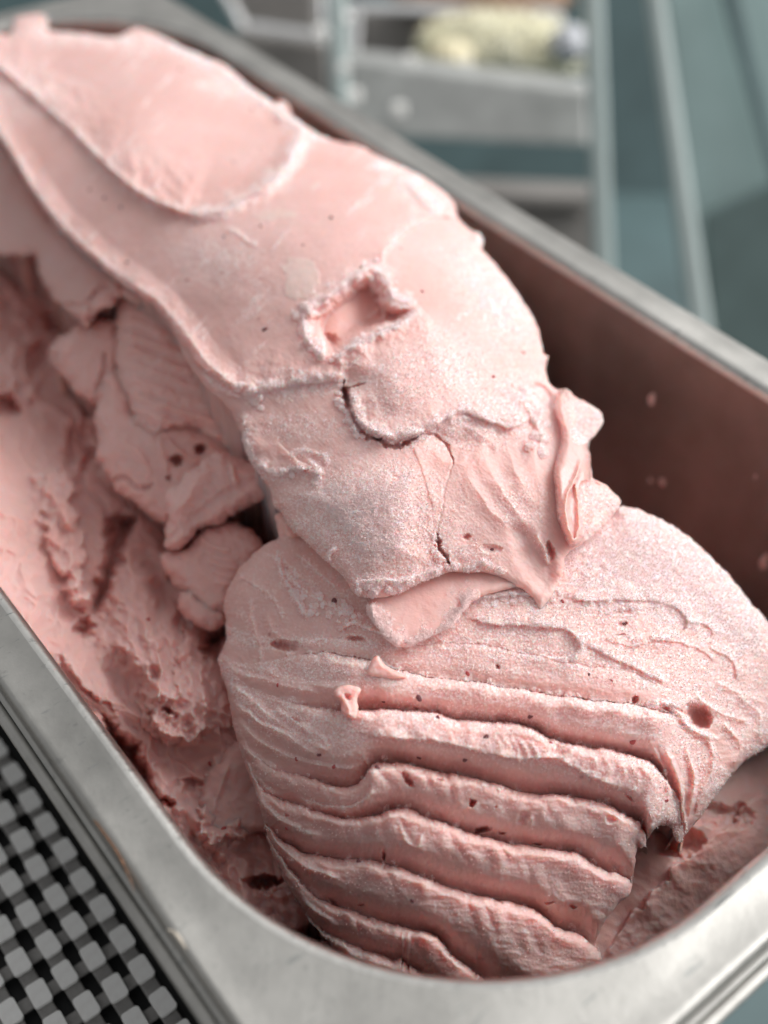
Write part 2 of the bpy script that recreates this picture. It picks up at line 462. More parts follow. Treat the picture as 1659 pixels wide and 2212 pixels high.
SHADE_FILM = steel('shaded_steel_with_film', (0.33, 0.25, 0.225), .42, .5)  # dark brown base paints in the wall's shade; film patches mix over it
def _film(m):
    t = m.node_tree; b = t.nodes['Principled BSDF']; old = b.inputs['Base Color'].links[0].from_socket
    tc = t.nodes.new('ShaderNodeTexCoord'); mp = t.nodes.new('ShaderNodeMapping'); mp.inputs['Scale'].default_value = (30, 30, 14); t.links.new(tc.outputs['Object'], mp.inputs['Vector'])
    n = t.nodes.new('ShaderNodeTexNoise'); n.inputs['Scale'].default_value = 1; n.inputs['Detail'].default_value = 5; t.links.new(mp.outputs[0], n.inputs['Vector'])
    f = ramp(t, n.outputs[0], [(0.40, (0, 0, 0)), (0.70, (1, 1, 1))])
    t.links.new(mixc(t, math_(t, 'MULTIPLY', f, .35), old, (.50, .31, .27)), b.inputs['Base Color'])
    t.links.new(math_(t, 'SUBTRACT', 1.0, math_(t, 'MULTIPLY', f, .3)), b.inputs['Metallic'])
_film(SHADE_FILM)
pi = loft('inner_wall', wall[:-7], SHADE_FILM, pan); loft('rim_bead', wall[-8:], steel('bead_steel', (.62, .61, .58), .30, 1.6), pan)
ib = rrect(HX + 0.015, FY + 0.015, RIN + 0.015); oo = rrect(OX - 0.09, OY - 0.09, ROUT)
fl = []
for k, s_ in enumerate(np.linspace(0, 1, 12)):
    L = ib * (1 - s_) + oo * s_
    z = -0.04 + 0.0 * s_ - 0.03 * math.sin(math.pi * s_) * 0.6
    fl.append((L, z + 0.012 * fbm(L[:, 0] * 10, L[:, 1] * 10, 30, 2, 5)))
fl[0] = (ib, -0.04)
for a in np.linspace(10, 90, 8):
    a = math.radians(a); fl.append((rrect(OX - 0.09 + 0.09 * math.sin(a), OY - 0.09 + 0.09 * math.sin(a), ROUT + 0.09 * math.sin(a)), -0.04 - 0.09 * (1 - math.cos(a))))
fl += [(rrect(OX, OY, ROUT + .1), -0.24), (rrect(OX - 0.03, OY - 0.03, ROUT + .1), -0.30), (rrect(OX + 0.02, OY + 0.02, ROUT + .1), -0.36), (rrect(OX + 0.07, OY + 0.07, ROUT + .1), -0.38)]
loft('flat_rim', fl, STEEL, pan)
hem = []
for a in np.linspace(150, -120, 16):
    a = math.radians(a); hem.append((rrect(OX + 0.16 + 0.10 * math.cos(a), OY + 0.16 + 0.10 * math.cos(a), ROUT + .25), -0.43 + 0.055 * math.sin(a)))
loft('rolled_hem', hem, STEEL, pan)
outw = [(rrect(HX - 0.02, FY - 0.02, RIN), -0.25), (rrect(HX - 0.05, FY - 0.05, RIN), -0.6), (rrect(HX - 0.62, FY - 0.62, RIN - .5), -11.8)]
loft('outer_wall', outw, OUTS, pan)
bl = rrect(HX - 1.1, FY - 1.1, RIN - 1.1)
Vb_ = np.vstack([np.c_[bl, np.full(len(bl), -11.6)], [[0, 0, -11.65]]])
n_ = len(bl); mesh_np('pan_floor', Vb_, np.stack([np.arange(n_), np.roll(np.arange(n_), -1), np.full(n_, n_)], 1), STEEL, pan)

# dried drips on the flat rim
DRIP = plain('dried_drip', (0.20, 0.10, 0.055), 0.55, var=0.3, scale=900)
FILM = plain('dried_milk_film', (0.62, 0.55, 0.46), 0.6, var=0.15, scale=500)
def ribbon(name, px, wid, z, mat, thick=0.012):
    P = np.array([at_z(u, v, z)[:2] for u, v in spline(px, False, 4)]); n = len(P)
    T = np.gradient(P, axis=0); T /= np.linalg.norm(T, axis=1)[:, None]; N = np.c_[-T[:, 1], T[:, 0]]
    s_ = np.linspace(0, 1, n); ww = wid * (0.35 + np.sin(np.pi * s_)) * (1 + 0.5 * gnoise(s_ * 23, s_ * 0 + .5, 3))
    Vs = np.vstack([np.c_[P + N * ww[:, None] * k, np.full(n, z + h)] for k, h in ((-1, -0.02), (-0.6, thick), (0.6, thick), (1, -0.02))])
    F = []
    for k in range(3):
        a = np.arange(n - 1) + k * n; F.append(np.stack([a, a + 1, a + n + 1, a + n], 1))
    o = mesh_np(name, Vs, np.vstack(F), mat, pan); return o
ribbon('dried_drip', [(202, 1771), (224, 1800), (246, 1830), (266, 1866), (283, 1903), (290, 1925)], 0.013, -0.045, DRIP)['label'] = 'thin brown dried gelato drip line on the rim'
ribbon('dried_drip', [(362, 2008), (378, 2015), (392, 2033), (402, 2050)], 0.018, -0.045, FILM)['label'] = 'pale dried milk smear on the rim'

#@@GELATO
# ------------------------------------------------------------------ the gelato
gel = empty('gelato', (0, 0, -9), 'mound of pale pink strawberry gelato, frosted and ridged, filling the steel pan', 'ice cream')

def rr_in(W, m=-0.02):
    zf = np.clip(W[..., 2], -11, -0.6); off = -0.19 + 0.05 * zf
    ax = np.abs(W[..., 0]) - (HX + off - (RIN + off)); ay = np.abs(W[..., 1]) - (FY + off - (RIN + off))
    return np.sqrt(np.maximum(ax, 0) ** 2 + np.maximum(ay, 0) ** 2) + np.minimum(np.maximum(ax, ay), 0) - (RIN + off) < m

# ---- base mass at the bottom of the pan, rough and scooped
B = Relief(-60, 360, 1780, 2260, 2.7, warp=24, seed=11)
Uw = B.U + 60 * fbm(B.U, B.V, 210, 3, 201); Vw = B.V + 60 * fbm(B.U, B.V, 210, 3, 205)
rot = math.radians(55); a_ = Uw * math.cos(rot) + Vw * math.sin(rot); b_ = -Uw * math.sin(rot) + Vw * math.cos(rot)
rid = fbm(a_ * 0.55, b_, 95, 4, 210, 0.5, True)
left = sm(-B.U, -760, -560)
B.D += 0.34 * rid * (0.10 + 0.90 * left) + 0.28 * fbm(B.U, B.V, 190, 2, 220) * (0.6 + 0.4 * left) + 0.02 * fbm(B.U, B.V, 40, 2, 230)
crumb = sm(B.V, 1560, 1800) * left
B.D += crumb * 0.26 * np.abs(fbm(B.U, B.V, 62, 2, 240)) * 2
for (u, v, ru, rv, dp) in ((16, 876, 24, 20, 1.4), (86, 776, 15, 24, 1.2), (42, 566, 30, 24, 1.3), (128, 701, 30, 20, 1.0), (194, 881, 18, 12, .8),
        (229, 701, 12, 9, .5), (433, 971, 16, 13, .8), (382, 996, 15, 14, .8), (559, 1130, 62, 60, 2.4), (152, 965, 12, 66, .7), (182, 975, 13, 62, .8), (185, 1359, 20, 14, .9), (462, 1359, 18, 60, 1.5),
        (576, 1905, 30, 12, 1.6), (680, 2018, 46, 16, 1.8), (370, 1540, 12, 12, .5),
        (410, 1690, 26, 12, .5), (470, 1720, 20, 16, .5), (1560, 1760, 60, 20, .4), (1470, 1820, 40, 30, .7)):
    B.pit(u, v, ru * 1.5, rv * 1.4, dp * .75, 0, .75)
for pts, h, w_, sd_ in (([(206, 899), (208, 950), (210, 983), (235, 1038), (311, 1092)], .5, 90, -1),
                   ([(100, 1004), (97, 1172), (168, 1311), (200, 1330)], .35, 80, -1),
                   ([(168, 1004), (158, 1100), (185, 1170), (180, 1240), (200, 1310), (185, 1340)], .7, 60, 1),
                   ([(40, 640), (20, 700), (10, 760)], .3, 60, -1), ([(60, 720), (30, 780), (40, 860)], .3, 40, 1), ([(105, 720), (60, 760), (75, 850), (60, 900)], .25, 40, 1),
                   ([(230, 1380), (300, 1450), (330, 1560), (400, 1600), (480, 1570)], .5, 120, -1),
                   ([(120, 1420), (200, 1500), (260, 1550)], .3, 60, -1),
                   ([(320, 1340), (350, 1430), (345, 1530)], .22, 40, 1), ([(400, 1330), (380, 1440), (372, 1520)], .25, 50, -1),
                   ([(430, 1830), (440, 1700), (480, 1600)], .35, 60, 1), ([(430, 1830), (500, 1810), (560, 1790)], .35, 80, -1),
                   ([(1300, 2060), (1400, 1930), (1500, 1840), (1659, 1700)], .12, 200, 1)):
    B.lip(pts, h, w_, 8, sd_)
B.poly([(225, 1170), (290, 1160), (350, 1230), (400, 1310), (470, 1370), (520, 1440), (530, 1540), (480, 1580), (430, 1604), (370, 1610), (318, 1570), (285, 1500), (225, 1440), (172, 1392), (178, 1345), (205, 1290), (215, 1230)], .55, 90, 2)
for q in ([(300, 1210), (330, 1330), (345, 1440), (350, 1520)], [(370, 1270), (375, 1380), (372, 1470), (362, 1560)], [(420, 1330), (410, 1430), (400, 1520)], [(250, 1250), (275, 1360), (300, 1450)], [(460, 1380), (440, 1480), (430, 1560)]):
    B.ridge(q, .16, 40, 18, .15, pw=1.2)
B.pit(362, 1535, 14, 20, .3); B.lip([(285, 1500), (318, 1570), (370, 1610), (430, 1604), (480, 1580), (540, 1550)], .4, 120, 16, -1)
B.poly([(60, 1020), (135, 985), (165, 1000), (182, 1080), (192, 1160), (184, 1240), (205, 1300), (208, 1340), (186, 1345), (150, 1300), (112, 1230), (60, 1120)], .3, 40, 2)
B.ridge([(140, 1000), (150, 1120), (150, 1200), (190, 1330)], .14, 26, 20); B.ridge([(120, 1040), (118, 1140), (140, 1250)], .1, 20)
B.ridge([(10, 620), (60, 640), (110, 640)], .3, 30, 24); B.ridge([(0, 700), (40, 690), (70, 720), (90, 800), (60, 880)], .25, 22); B.ridge([(20, 760), (50, 760), (55, 830)], .2, 16)
B.poly([(250, 1095), (300, 1120), (292, 1175), (262, 1240), (228, 1320), (192, 1345), (178, 1310), (204, 1250), (215, 1180), (228, 1130)], -1.5, 34, 2)
B.poly([(215, 1545), (262, 1575), (300, 1600), (322, 1660), (350, 1715), (385, 1735), (360, 1755), (310, 1750), (270, 1700), (235, 1640)], -2.2, 30, 2)
zb = [(-60, 400, -1.2), (0, 500, -1.8), (60, 700, -3.0), (130, 820, -3.2), (0, 900, -2.4), (100, 1100, -2.3), (1430, 1795, -2.7), (0, 1250, -1.3), (200, 1300, -2.6), (300, 1600, -3.0), (430, 1480, -2.7), (300, 900, -3.2), (450, 1120, -3.6),
      (600, 1250, -3.2), (500, 1850, -3.6), (700, 2080, -4.2), (900, 900, -5), (1250, 900, -7), (1400, 1100, -6.7), (1659, 1150, -7.0), (1780, 1300, -7), (1470, 1960, -3.9), (1659, 1750, -3.6), (1659, 1500, -4.2),
      (1780, 1600, -4.5), (1100, 1600, -4), (1000, 2200, -4), (900, 450, -6), (400, 420, -4)]
BASE = B.build('base_mass', [(-50, 380), (900, 380), (1770, 420), (1770, 2240), (-50, 2240)], zb, 10, 0, GEL, gel,
               [(0, 0, 1.0)], clip=lambda W: rr_in(W, -0.0))

# ---- lumps torn along the left of the mound
def lump(name, outline, z0, tilt, seed, feats=None, R=46, Pd=0.55, step=2.4, zf=None, ragged=6, amp=0.05, rings=((5, .15, 0), (16, .5, .2), (26, 1.0, .8), (30, 1.6, 2.0))):
    P = np.array(outline, float); c = P.mean(0)
    r = Relief(P[:, 0].min() - 12, P[:, 1].min() - 12, P[:, 0].max() + 12, P[:, 1].max() + 12, step, 5, seed)
    r.D += amp * fbm(r.U, r.V, 60, 4, seed + 3) * 2 + 0.012 * fbm(r.U, r.V, 9, 2, seed + 9)
    if feats: feats(r)
    zz = lambda U, V: z0 + tilt[0] * (U - c[0]) / 100 + tilt[1] * (V - c[1]) / 100
    return r.build(name, outline, None, R, Pd, GEL, gel, rings, ragged=ragged, zf=zf or zz)

def f1(r):
    r.lip([(185, 690), (200, 640), (225, 622), (262, 628)], .18, 60, 6, -1)
    r.pit(180, 690, 40, 6, .15, -20); r.groove([(130, 655), (170, 662), (200, 640), (215, 620), (245, 618)], .16, 7)
    r.ridge([(185, 705), (175, 680)], .12, 14)
    r.D -= 0.5 * sm(r.U - r.V * 0.9 + 330, -40, 60) * 0.5
lump('torn_flap', [(-50, 300), (20, 340), (110, 470), (200, 560), (300, 640), (300, 660), (262, 640), (240, 665), (215, 672), (190, 705), (172, 695), (150, 672), (120, 650), (100, 620), (82, 590), (80, 560), (66, 548), (40, 556), (-50, 520)], -0.15, (0.55, -0.25), 41, f1, R=34, Pd=.35)

def f2(r):
    for k in range(9):
        y = 690 + k * 31
        r.ridge([(250, y - 6), (300, y + 8), (380, y + 40), (470, y + 66), (540, y + 80)], 0.075 + 0.03 * (k % 3), 17, 12)
    r.D += 0.05 * fbm(r.U, r.V, 16, 3, 9)
    r.F += .25
    r.pit(320, 760, 30, 12, .12, 25); r.pit(330, 860, 34, 10, .12, 20)
    r.D -= 0.35 * sm(r.U, 330, 520)
lump('ribbed_fold', [(255, 655), (285, 635), (345, 650), (400, 730), (450, 800), (520, 880), (560, 980), (520, 985), (470, 960), (430, 930), (380, 925), (335, 935), (290, 905), (268, 850), (252, 800), (250, 730)], -0.35, (0.25, -0.35), 47, f2, R=50, Pd=.6, amp=.06)

lump('small_lobe', [(110, 745), (150, 715), (205, 690), (250, 700), (258, 780), (240, 830), (222, 880), (200, 868), (165, 850), (135, 810), (112, 785)], -1.0, (0.2, -0.5), 53,
     lambda r: (r.ridge([(150, 745), (132, 780), (150, 830), (190, 850)], .10, 14), r.groove([(228, 760), (225, 800), (205, 850)], .18, 8), r.ridge([(215, 720), (190, 790), (185, 850)], .05, 14)), R=30, Pd=.4)

def f4(r):
    r.ridge([(205, 898), (215, 900), (240, 930), (300, 980), (330, 1030)], .10, 20, 10)
    r.pit(433, 971, 15, 12, .6); r.pit(382, 996, 15, 13, .6); r.pit(361, 1034, 7, 7, .3)
    r.ridge([(322, 918), (345, 925), (375, 965), (400, 985), (430, 1000)], .16, 9, 9)
    r.ridge([(345, 930), (350, 980), (362, 1040)], .10, 8, 8)
    r.ridge([(400, 940), (420, 955), (500, 985)], .10, 12, 9)
    r.groove([(240, 1040), (270, 1035), (300, 1055), (330, 1045)], .15, 9)
    r.D += .06 * fbm(r.U, r.V, 22, 3, 77)
lump('torn_flap', [(205, 895), (218, 860), (230, 805), (262, 815), (300, 900), (380, 905), (450, 925), (520, 960), (560, 1000), (540, 1040), (470, 1060), (400, 1090), (360, 1130), (320, 1110), (290, 1085), (250, 1060), (228, 1020), (208, 985), (214, 940)], -1.15, (0.1, -0.3), 59, f4, R=36, Pd=.5)

def f5(r):
    r.ridge([(360, 1120), (400, 1080), (420, 1040), (450, 1000)], .12, 30, 16)
    r.groove([(360, 1165), (420, 1120), (500, 1060), (560, 1030)], .06, 12)
    r.ridge([(500, 1000), (505, 1035), (520, 1045)], .1, 10)
    r.F += .25
lump('leaf_fold', [(356, 1172), (362, 1120), (358, 1075), (375, 1050), (420, 1010), (465, 980), (520, 990), (590, 1020), (600, 1065), (560, 1085), (515, 1105), (480, 1128), (430, 1145), (400, 1180), (372, 1190)], -0.75, (0.05, -0.55), 61, f5, R=34, Pd=.5)
def f6(r):
    for k in range(5):
        r.ridge([(430 + k * 8, 1160 + 24 * k), (460 + k * 8, 1182 + 20 * k), (500 + k * 8, 1190 + 20 * k)], .07, 10)
lump('small_lobe', [(345, 1200), (400, 1185), (430, 1150), (480, 1128), (520, 1130), (562, 1165), (560, 1200), (520, 1260), (490, 1320), (450, 1330), (410, 1290), (370, 1255)], -1.5, (0.1, -0.3), 67, f6, R=34, Pd=.5)
lump('small_lobe', [(385, 1290), (410, 1270), (440, 1290), (480, 1310), (490, 1345), (460, 1362), (420, 1350), (392, 1325)], -1.9, (0, -.4), 71, None, R=26, Pd=.4)
lump('small_lobe', [(440, 1700), (470, 1645), (520, 1600), (570, 1660), (600, 1780), (540, 1800), (500, 1806), (430, 1838), (424, 1780)], -2.9, (0, -.4), 103, lambda r: r.ridge([(500, 1640), (470, 1720), (430, 1830)], .1, 30, 12), R=20, Pd=.3, step=3)
# stray peaks on the far channel floor
lump('gelato_peak', [(1330, 1090), (1365, 1060), (1378, 1010), (1392, 1004), (1400, 1050), (1425, 1090), (1470, 1150), (1400, 1200), (1330, 1170)], -5.6, (0, -.9), 73, None, R=16, Pd=.35)

# ---- spatter drying on the far inner wall
q_ = np.random.default_rng(77); th = np.linspace(0, 2 * np.pi, 13)[:-1]
for k in range(7):
    y0 = q_.uniform(-13, 3); z0 = q_.uniform(-5.5, -.9); r_ = q_.uniform(.04, .12); el = q_.uniform(1.0, 2.6); x0 = HX - .19 + .05 * z0
    Vr = [(x0 - .07 * r_ / .3, y0, z0)]
    for f_, hh in ((.6, .05), (1.0, -.02)):
        for t_ in th: Vr.append((x0 - hh * r_ / .3 + .05 * r_ * f_ * el * math.sin(t_), y0 + r_ * f_ * math.cos(t_) * (1 + .25 * math.sin(3 * t_ + k)), z0 + r_ * f_ * el * math.sin(t_)))
    Fr = [(0, 1 + i, 1 + (i + 1) % 12) for i in range(12)] + [t3 for i in range(12) for t3 in ((1 + i, 13 + i, 13 + (i + 1) % 12), (1 + i, 13 + (i + 1) % 12, 1 + (i + 1) % 12))]
    mesh_np('gelato_spatter', np.array(Vr), Fr, GEL, gel)

# ---- ridged lobe in front, swept by the paddle
L = Relief(440, 1080, 1800, 2200, 1.62, warp=5, seed=21)
U, V, X, Y = L.U, L.V, L.X, L.Y
CRESTS = [
    [(440, 1330), (560, 1372), (640, 1378), (760, 1375), (880, 1395), (1000, 1388), (1125, 1408), (1210, 1428), (1290, 1440), (1361, 1452), (1440, 1484), (1512, 1508), (1560, 1520), (1800, 1560)],
    [(440, 1385), (520, 1432), (600, 1425), (650, 1414), (720, 1412), (790, 1424), (816, 1424), (850, 1444), (900, 1458), (1007, 1469), (1164, 1497), (1321, 1517), (1400, 1527), (1460, 1545), (1510, 1575), (1560, 1640), (1600, 1700), (1800, 1900)],
    [(440, 1390), (490, 1440), (547, 1490), (600, 1504), (639, 1519), (690, 1530), (736, 1536), (807, 1532), (933, 1540), (1007, 1556), (1125, 1564), (1188, 1597), (1223, 1605), (1321, 1622), (1400, 1646), (1431, 1674), (1462, 1720), (1480, 1770), (1500, 1850), (1800, 2300)],
    [(440, 1400), (470, 1440), (510, 1560), (568, 1645), (639, 1672), (736, 1700), (775, 1690), (798, 1660), (807, 1650), (849, 1645), (933, 1664), (1017, 1680), (1125, 1709), (1243, 1721), (1321, 1744), (1384, 1782), (1400, 1830), (1420, 1900), (1500, 2100), (1800, 2700)],
    [(440, 1400), (460, 1430), (515, 1590), (545, 1668), (576, 1712), (681, 1750), (765, 1767), (870, 1746), (933, 1767), (1017, 1800), (1086, 1819), (1164, 1831), (1243, 1843), (1298, 1874), (1361, 1902), (1400, 1960), (1800, 2500)],
    [(440, 1400), (455, 1430), (530, 1650), (552, 1720), (576, 1784), (660, 1843), (765, 1856), (828, 1864), (933, 1901), (964, 1915), (1058, 1940), (1152, 1965), (1202, 2002), (1258, 2021), (1290, 2056), (1340, 2100), (1800, 2600)],
    [(440, 1400), (450, 1430), (550, 1700), (575, 1800), (630, 1880), (682, 1936), (776, 1973), (839, 1996), (933, 2018), (975, 2059), (1033, 2103), (1100, 2160), (1800, 2700)],
    [(440, 1400), (445, 1430), (560, 1760), (600, 1870), (650, 1960), (700, 2010), (760, 2042), (820, 2062), (883, 2090), (950, 2140), (1800, 2900)]]
#               height, left fade (u0,u1), right fade (u0,u1)
AMP = [(0.10, 560, 700, 1420, 1530), (0.50, 590, 800, 1400, 1500), (0.50, 560, 760, 1390, 1470), (0.46, 470, 700, 1330, 1410), (0.44, 470, 640, 1320, 1400), (0.42, 480, 640, 1260, 1330), (0.38, 500, 640, 980, 1060), (0.3, 520, 660, 900, 960)]
cur = [np.interp(X, *zip(*spline(c, False, 14)[np.argsort(spline(c, False, 14)[:, 0])])) for c in CRESTS]
wob = 5.0 * fbm(U, V, 60, 3, 300) + 1.5 * fbm(U, V, 12, 2, 310)
face = np.zeros_like(U)
for i, c in enumerate(cur):
    h, a0, a1, b0, b1 = AMP[i]
    nxt = cur[i + 1] if i + 1 < len(cur) else c + 90
    Lw = np.maximum(nxt - c, 14)
    d = Y + wob - c
    s_ = np.clip(d / Lw, 0, 1)
    am = 1.25 * h * (1 + .35 * fbm(U, V, 130, 2, 305)) * sm(U, a0, a1) * (1 - sm(U, b0, b1)) * np.clip(Lw / 90, 0.25, 1.15)
    on = (d > 0) & (d < Lw)
    r_ = np.sqrt(np.clip(1 - (1 - np.clip(d / (22 + 12 * fbm(U, V, 50, 2, 306)), 0, 1)) ** 2, 0, 1))
    prof = r_ * (1 - 0.30 * s_ - 0.95 * sm(s_, 0.5, 1.08) ** 1.4)
    L.D += np.where(on, am * (prof - 0.45), 0)
    # scalloped face of each ridge
    if i >= 3:
        ph = (X - 0.45 * d + 40 * fbm(U, V, 160, 2, 320 + i)) / (30 + 3 * i) * 2 * np.pi / 1.15
        sc_ = np.abs(np.sin(ph / 2)) ** 1.1 * (1 + .8 * fbm(U, V, 70, 2, 350 + i))
        L.D += np.where(on, 0.040 * sm(fbm(U, V, 90, 2, 360 + i), -.35, .2) * sc_ * sm(s_, 0.02, .15) * (1 - sm(s_, .35, .75)) * sm(U, a0, a1) * (1 - sm(U, b0 - 160, b1 - 60)), 0)
    fr_ = 0.95 * np.exp(-((d - 7) / (11 + 14 * fbm(U, V, 34, 3, 307))) ** 2) * (0.6 if i < 3 else 0.16) * sm(U, a0 - 60, a1)
    L.F = np.maximum(L.F, fr_)
    L.F = np.maximum(L.F, np.where(on, 0.42 * (1 - sm(s_, .3, .8)) * (1.0 if i < 3 else 0.35), 0))
L.F[(cur[0] - Y > 0)] = np.maximum(L.F[(cur[0] - Y > 0)], 0.4 * sm(U, 700, 1000)[(cur[0] - Y > 0)] + .08)
# lamellae along the left turn and right sweep
for (pts, h, w1, w2) in (
        ([(480, 1432), (520, 1455), (580, 1470), (640, 1486), (700, 1500)], .07, 14, 8), ([(486, 1470), (540, 1510), (600, 1560), (660, 1600), (720, 1625)], .10, 18, 9),
        ([(500, 1510), (560, 1560), (620, 1590), (700, 1640)], .10, 16, 8), ([(505, 1550), (560, 1600), (640, 1640), (740, 1660), (790, 1650)], .09, 16, 8),
        ([(515, 1600), (560, 1640), (600, 1660)], .07, 12, 7), ([(560, 1440), (620, 1470), (700, 1482), (780, 1480)], .06, 16, 10),
        ([(590, 1530), (640, 1560), (690, 1610), (700, 1625)], .06, 12, 8), ([(650, 1560), (690, 1590), (715, 1620)], .06, 10, 7),
        ([(530, 1640), (560, 1690), (600, 1720)], .07, 10, 6), ([(540, 1690), (580, 1750), (640, 1790), (700, 1810)], .08, 14, 8),
        ([(560, 1750), (600, 1820), (660, 1870), (740, 1900)], .08, 12, 7), ([(590, 1830), (640, 1900), (700, 1945)], .08, 11, 7), ([(610, 1880), (660, 1950), (730, 2000)], .07, 10, 7)):
    L.ridge(pts, h * 1.25, w1 * 1.9, w2 * 1.3, frost=.2, pw=1.15)
# upper-left dome of the lobe
L.ridge([(600, 1180), (605, 1230), (625, 1270), (655, 1320), (672, 1335)], .09, 12, 7, frost=.7)
L.ridge([(606, 1215), (640, 1260), (700, 1300), (770, 1330), (800, 1325)], .05, 18, 14, frost=.5)
L.ridge([(540, 1280), (545, 1340), (560, 1390), (560, 1440)], .04, 14, 10, frost=.3)
L.ridge([(570, 1320), (600, 1370), (650, 1385), (720, 1370)], .05, 20, 12, frost=.2)
L.lip([(730, 1365), (760, 1350), (790, 1358), (830, 1372), (900, 1384)], .13, 60, 5, -1, frost=.6)
L.pit(618, 1393, 38, 13, .38, 8, 1.0)
L.pit(770, 1380, 22, 7, .2, 10)
# the bright right shoulder: lips left by the spatula
for pts, h, w_, sd_, fr in (([(1000, 1300), (1070, 1290), (1145, 1286), (1160, 1300)], .10, 30, -1, .8),
                       ([(1205, 1290), (1270, 1300), (1350, 1296), (1440, 1305), (1480, 1330), (1482, 1355), (1440, 1372), (1340, 1372), (1270, 1378)], .10, 46, -1, .8),
                       ([(1000, 1335), (1080, 1350), (1150, 1352), (1220, 1360), (1250, 1385), (1248, 1408), (1220, 1418), (1150, 1412)], .12, 40, -1, .8),
                       ([(1250, 1386), (1300, 1410), (1361, 1440), (1440, 1478)], .10, 40, -1, .8),
                       ([(1480, 1340), (1530, 1355), (1535, 1380), (1500, 1390)], .08, 24, -1, .6), ([(1530, 1400), (1580, 1430), (1590, 1470)], .08, 24, -1, .5),
                       ([(1300, 1385), (1370, 1395), (1430, 1385), (1500, 1400), (1560, 1440)], .05, 30, -1, .5)):
    L.lip(pts, h, w_, 5, sd_, frost=fr)
L.pit(1345, 1348, 12, 6, .12); L.pit(1075, 1440, 7, 5, .12, 30); L.pit(1345, 1374, 16, 6, .12)
L.pit(1510, 1545, 36, 26, .65, 35, 1.0); L.pit(1450, 1530, 26, 8, .2, 20)
L.ridge([(1400, 1530), (1440, 1520), (1470, 1545), (1500, 1580), (1560, 1600)], .12, 14, 9, frost=.8)
# right flank: torn vertical drapes
for pts, h, w1, w2 in (([(1440, 1620), (1470, 1700), (1480, 1800)], .14, 14, 10), ([(1480, 1600), (1500, 1690), (1480, 1790)], .12, 14, 10), ([(1530, 1580), (1540, 1650), (1500, 1760)], .10, 18, 10),
                       ([(1405, 1600), (1440, 1680), (1440, 1740), (1400, 1800), (1388, 1830)], .12, 14, 9), ([(1560, 1560), (1600, 1610), (1580, 1660)], .10, 20, 9), ([(1590, 1500), (1640, 1540), (1640, 1600)], .08, 20, 12),
                       ([(1500, 1500), (1560, 1540), (1620, 1560)], .08, 16, 10), ([(1540, 1470), (1600, 1500), (1660, 1520)], .06, 16, 10)):
    L.ridge(pts, h, w1, w2)
# B ridge second lower edge and the ruffles on its face
L.lip([(753, 1582), (849, 1597), (933, 1601), (1017, 1620), (1117, 1642), (1170, 1640), (1200, 1640), (1250, 1668), (1320, 1700), (1370, 1730)], .17, 60, 6, -1, frost=.4)
L.pit(1205, 1623, 26, 14, .25, -10, 1.0)
for k in range(5):
    L.ridge([(1065 + k * 19, 1585 + k * 4), (1082 + k * 20, 1610 + k * 4), (1075 + k * 21, 1632 + k * 3)], .035, 10, 7)
    L.ridge([(1270 + k * 30, 1622 + k * 9), (1290 + k * 30, 1650 + k * 10), (1280 + k * 28, 1690 + k * 8)], .035, 14, 9)
L.D += (.020 * fbm(U * .8, V, 44, 4, 370, .6, True) + .012 * fbm(U, V, 22, 3, 375)) * (1 - sm(U, 700, 900)) * (1 - sm(V, 1420, 1600))
for q, h in (([(505, 1250), (540, 1262), (590, 1300), (610, 1350)], .05), ([(500, 1330), (530, 1345), (545, 1400)], .04), ([(640, 1200), (690, 1240), (740, 1290)], .05), ([(560, 1200), (600, 1210), (650, 1250), (700, 1275)], .04)):
    L.lip(q, h, 40, 6, -1, frost=.3)
L.D += .010 * fbm(U * .3, V, 10, 3, 376) * sm(U, 600, 800)
# air pockets
for (u, v, ru, rv, dp, an) in ((883, 1685, 22, 8, .28, 50), (1021, 1733, 9, 10, .3, 0), (1072, 1744, 4, 4, .1, 0), (1131, 1770, 16, 20, .12, 20), (1320, 1772, 13, 10, .1, 0), (1045, 1792, 22, 8, .4, -15), (1085, 1800, 11, 4, .2, -15),
                               (828, 1848, 6, 12, .3, 10), (1160, 1822, 12, 4, .2, 0), (1371, 1512, 10, 8, .3, 0), (780, 1955, 8, 4, .15, 0), (720, 1948, 16, 4, .2, 40), (1190, 1948, 12, 4, .15, -10),
                               (950, 1685, 10, 4, .1, 0), (1360, 1722, 12, 5, .2, 40), (640, 1555, 12, 4, .1, 30), (900, 1530, 6, 3, .1, 0), (620, 1760, 5, 4, .1, 0), (1240, 1960, 8, 5, .15, 0)):
    L.pit(u, v, ru, rv, dp, an, 1.0)
L.ridge([(1120, 1755), (1145, 1762), (1148, 1785), (1128, 1793)], .03, 6)
L.lip([(770, 1630), (792, 1655), (800, 1700), (770, 1735), (700, 1738), (640, 1718)], .12, 50, 6, -1, frost=.3)
L.ridge([(862, 1775), (880, 1820), (905, 1830), (912, 1800)], .06, 10)
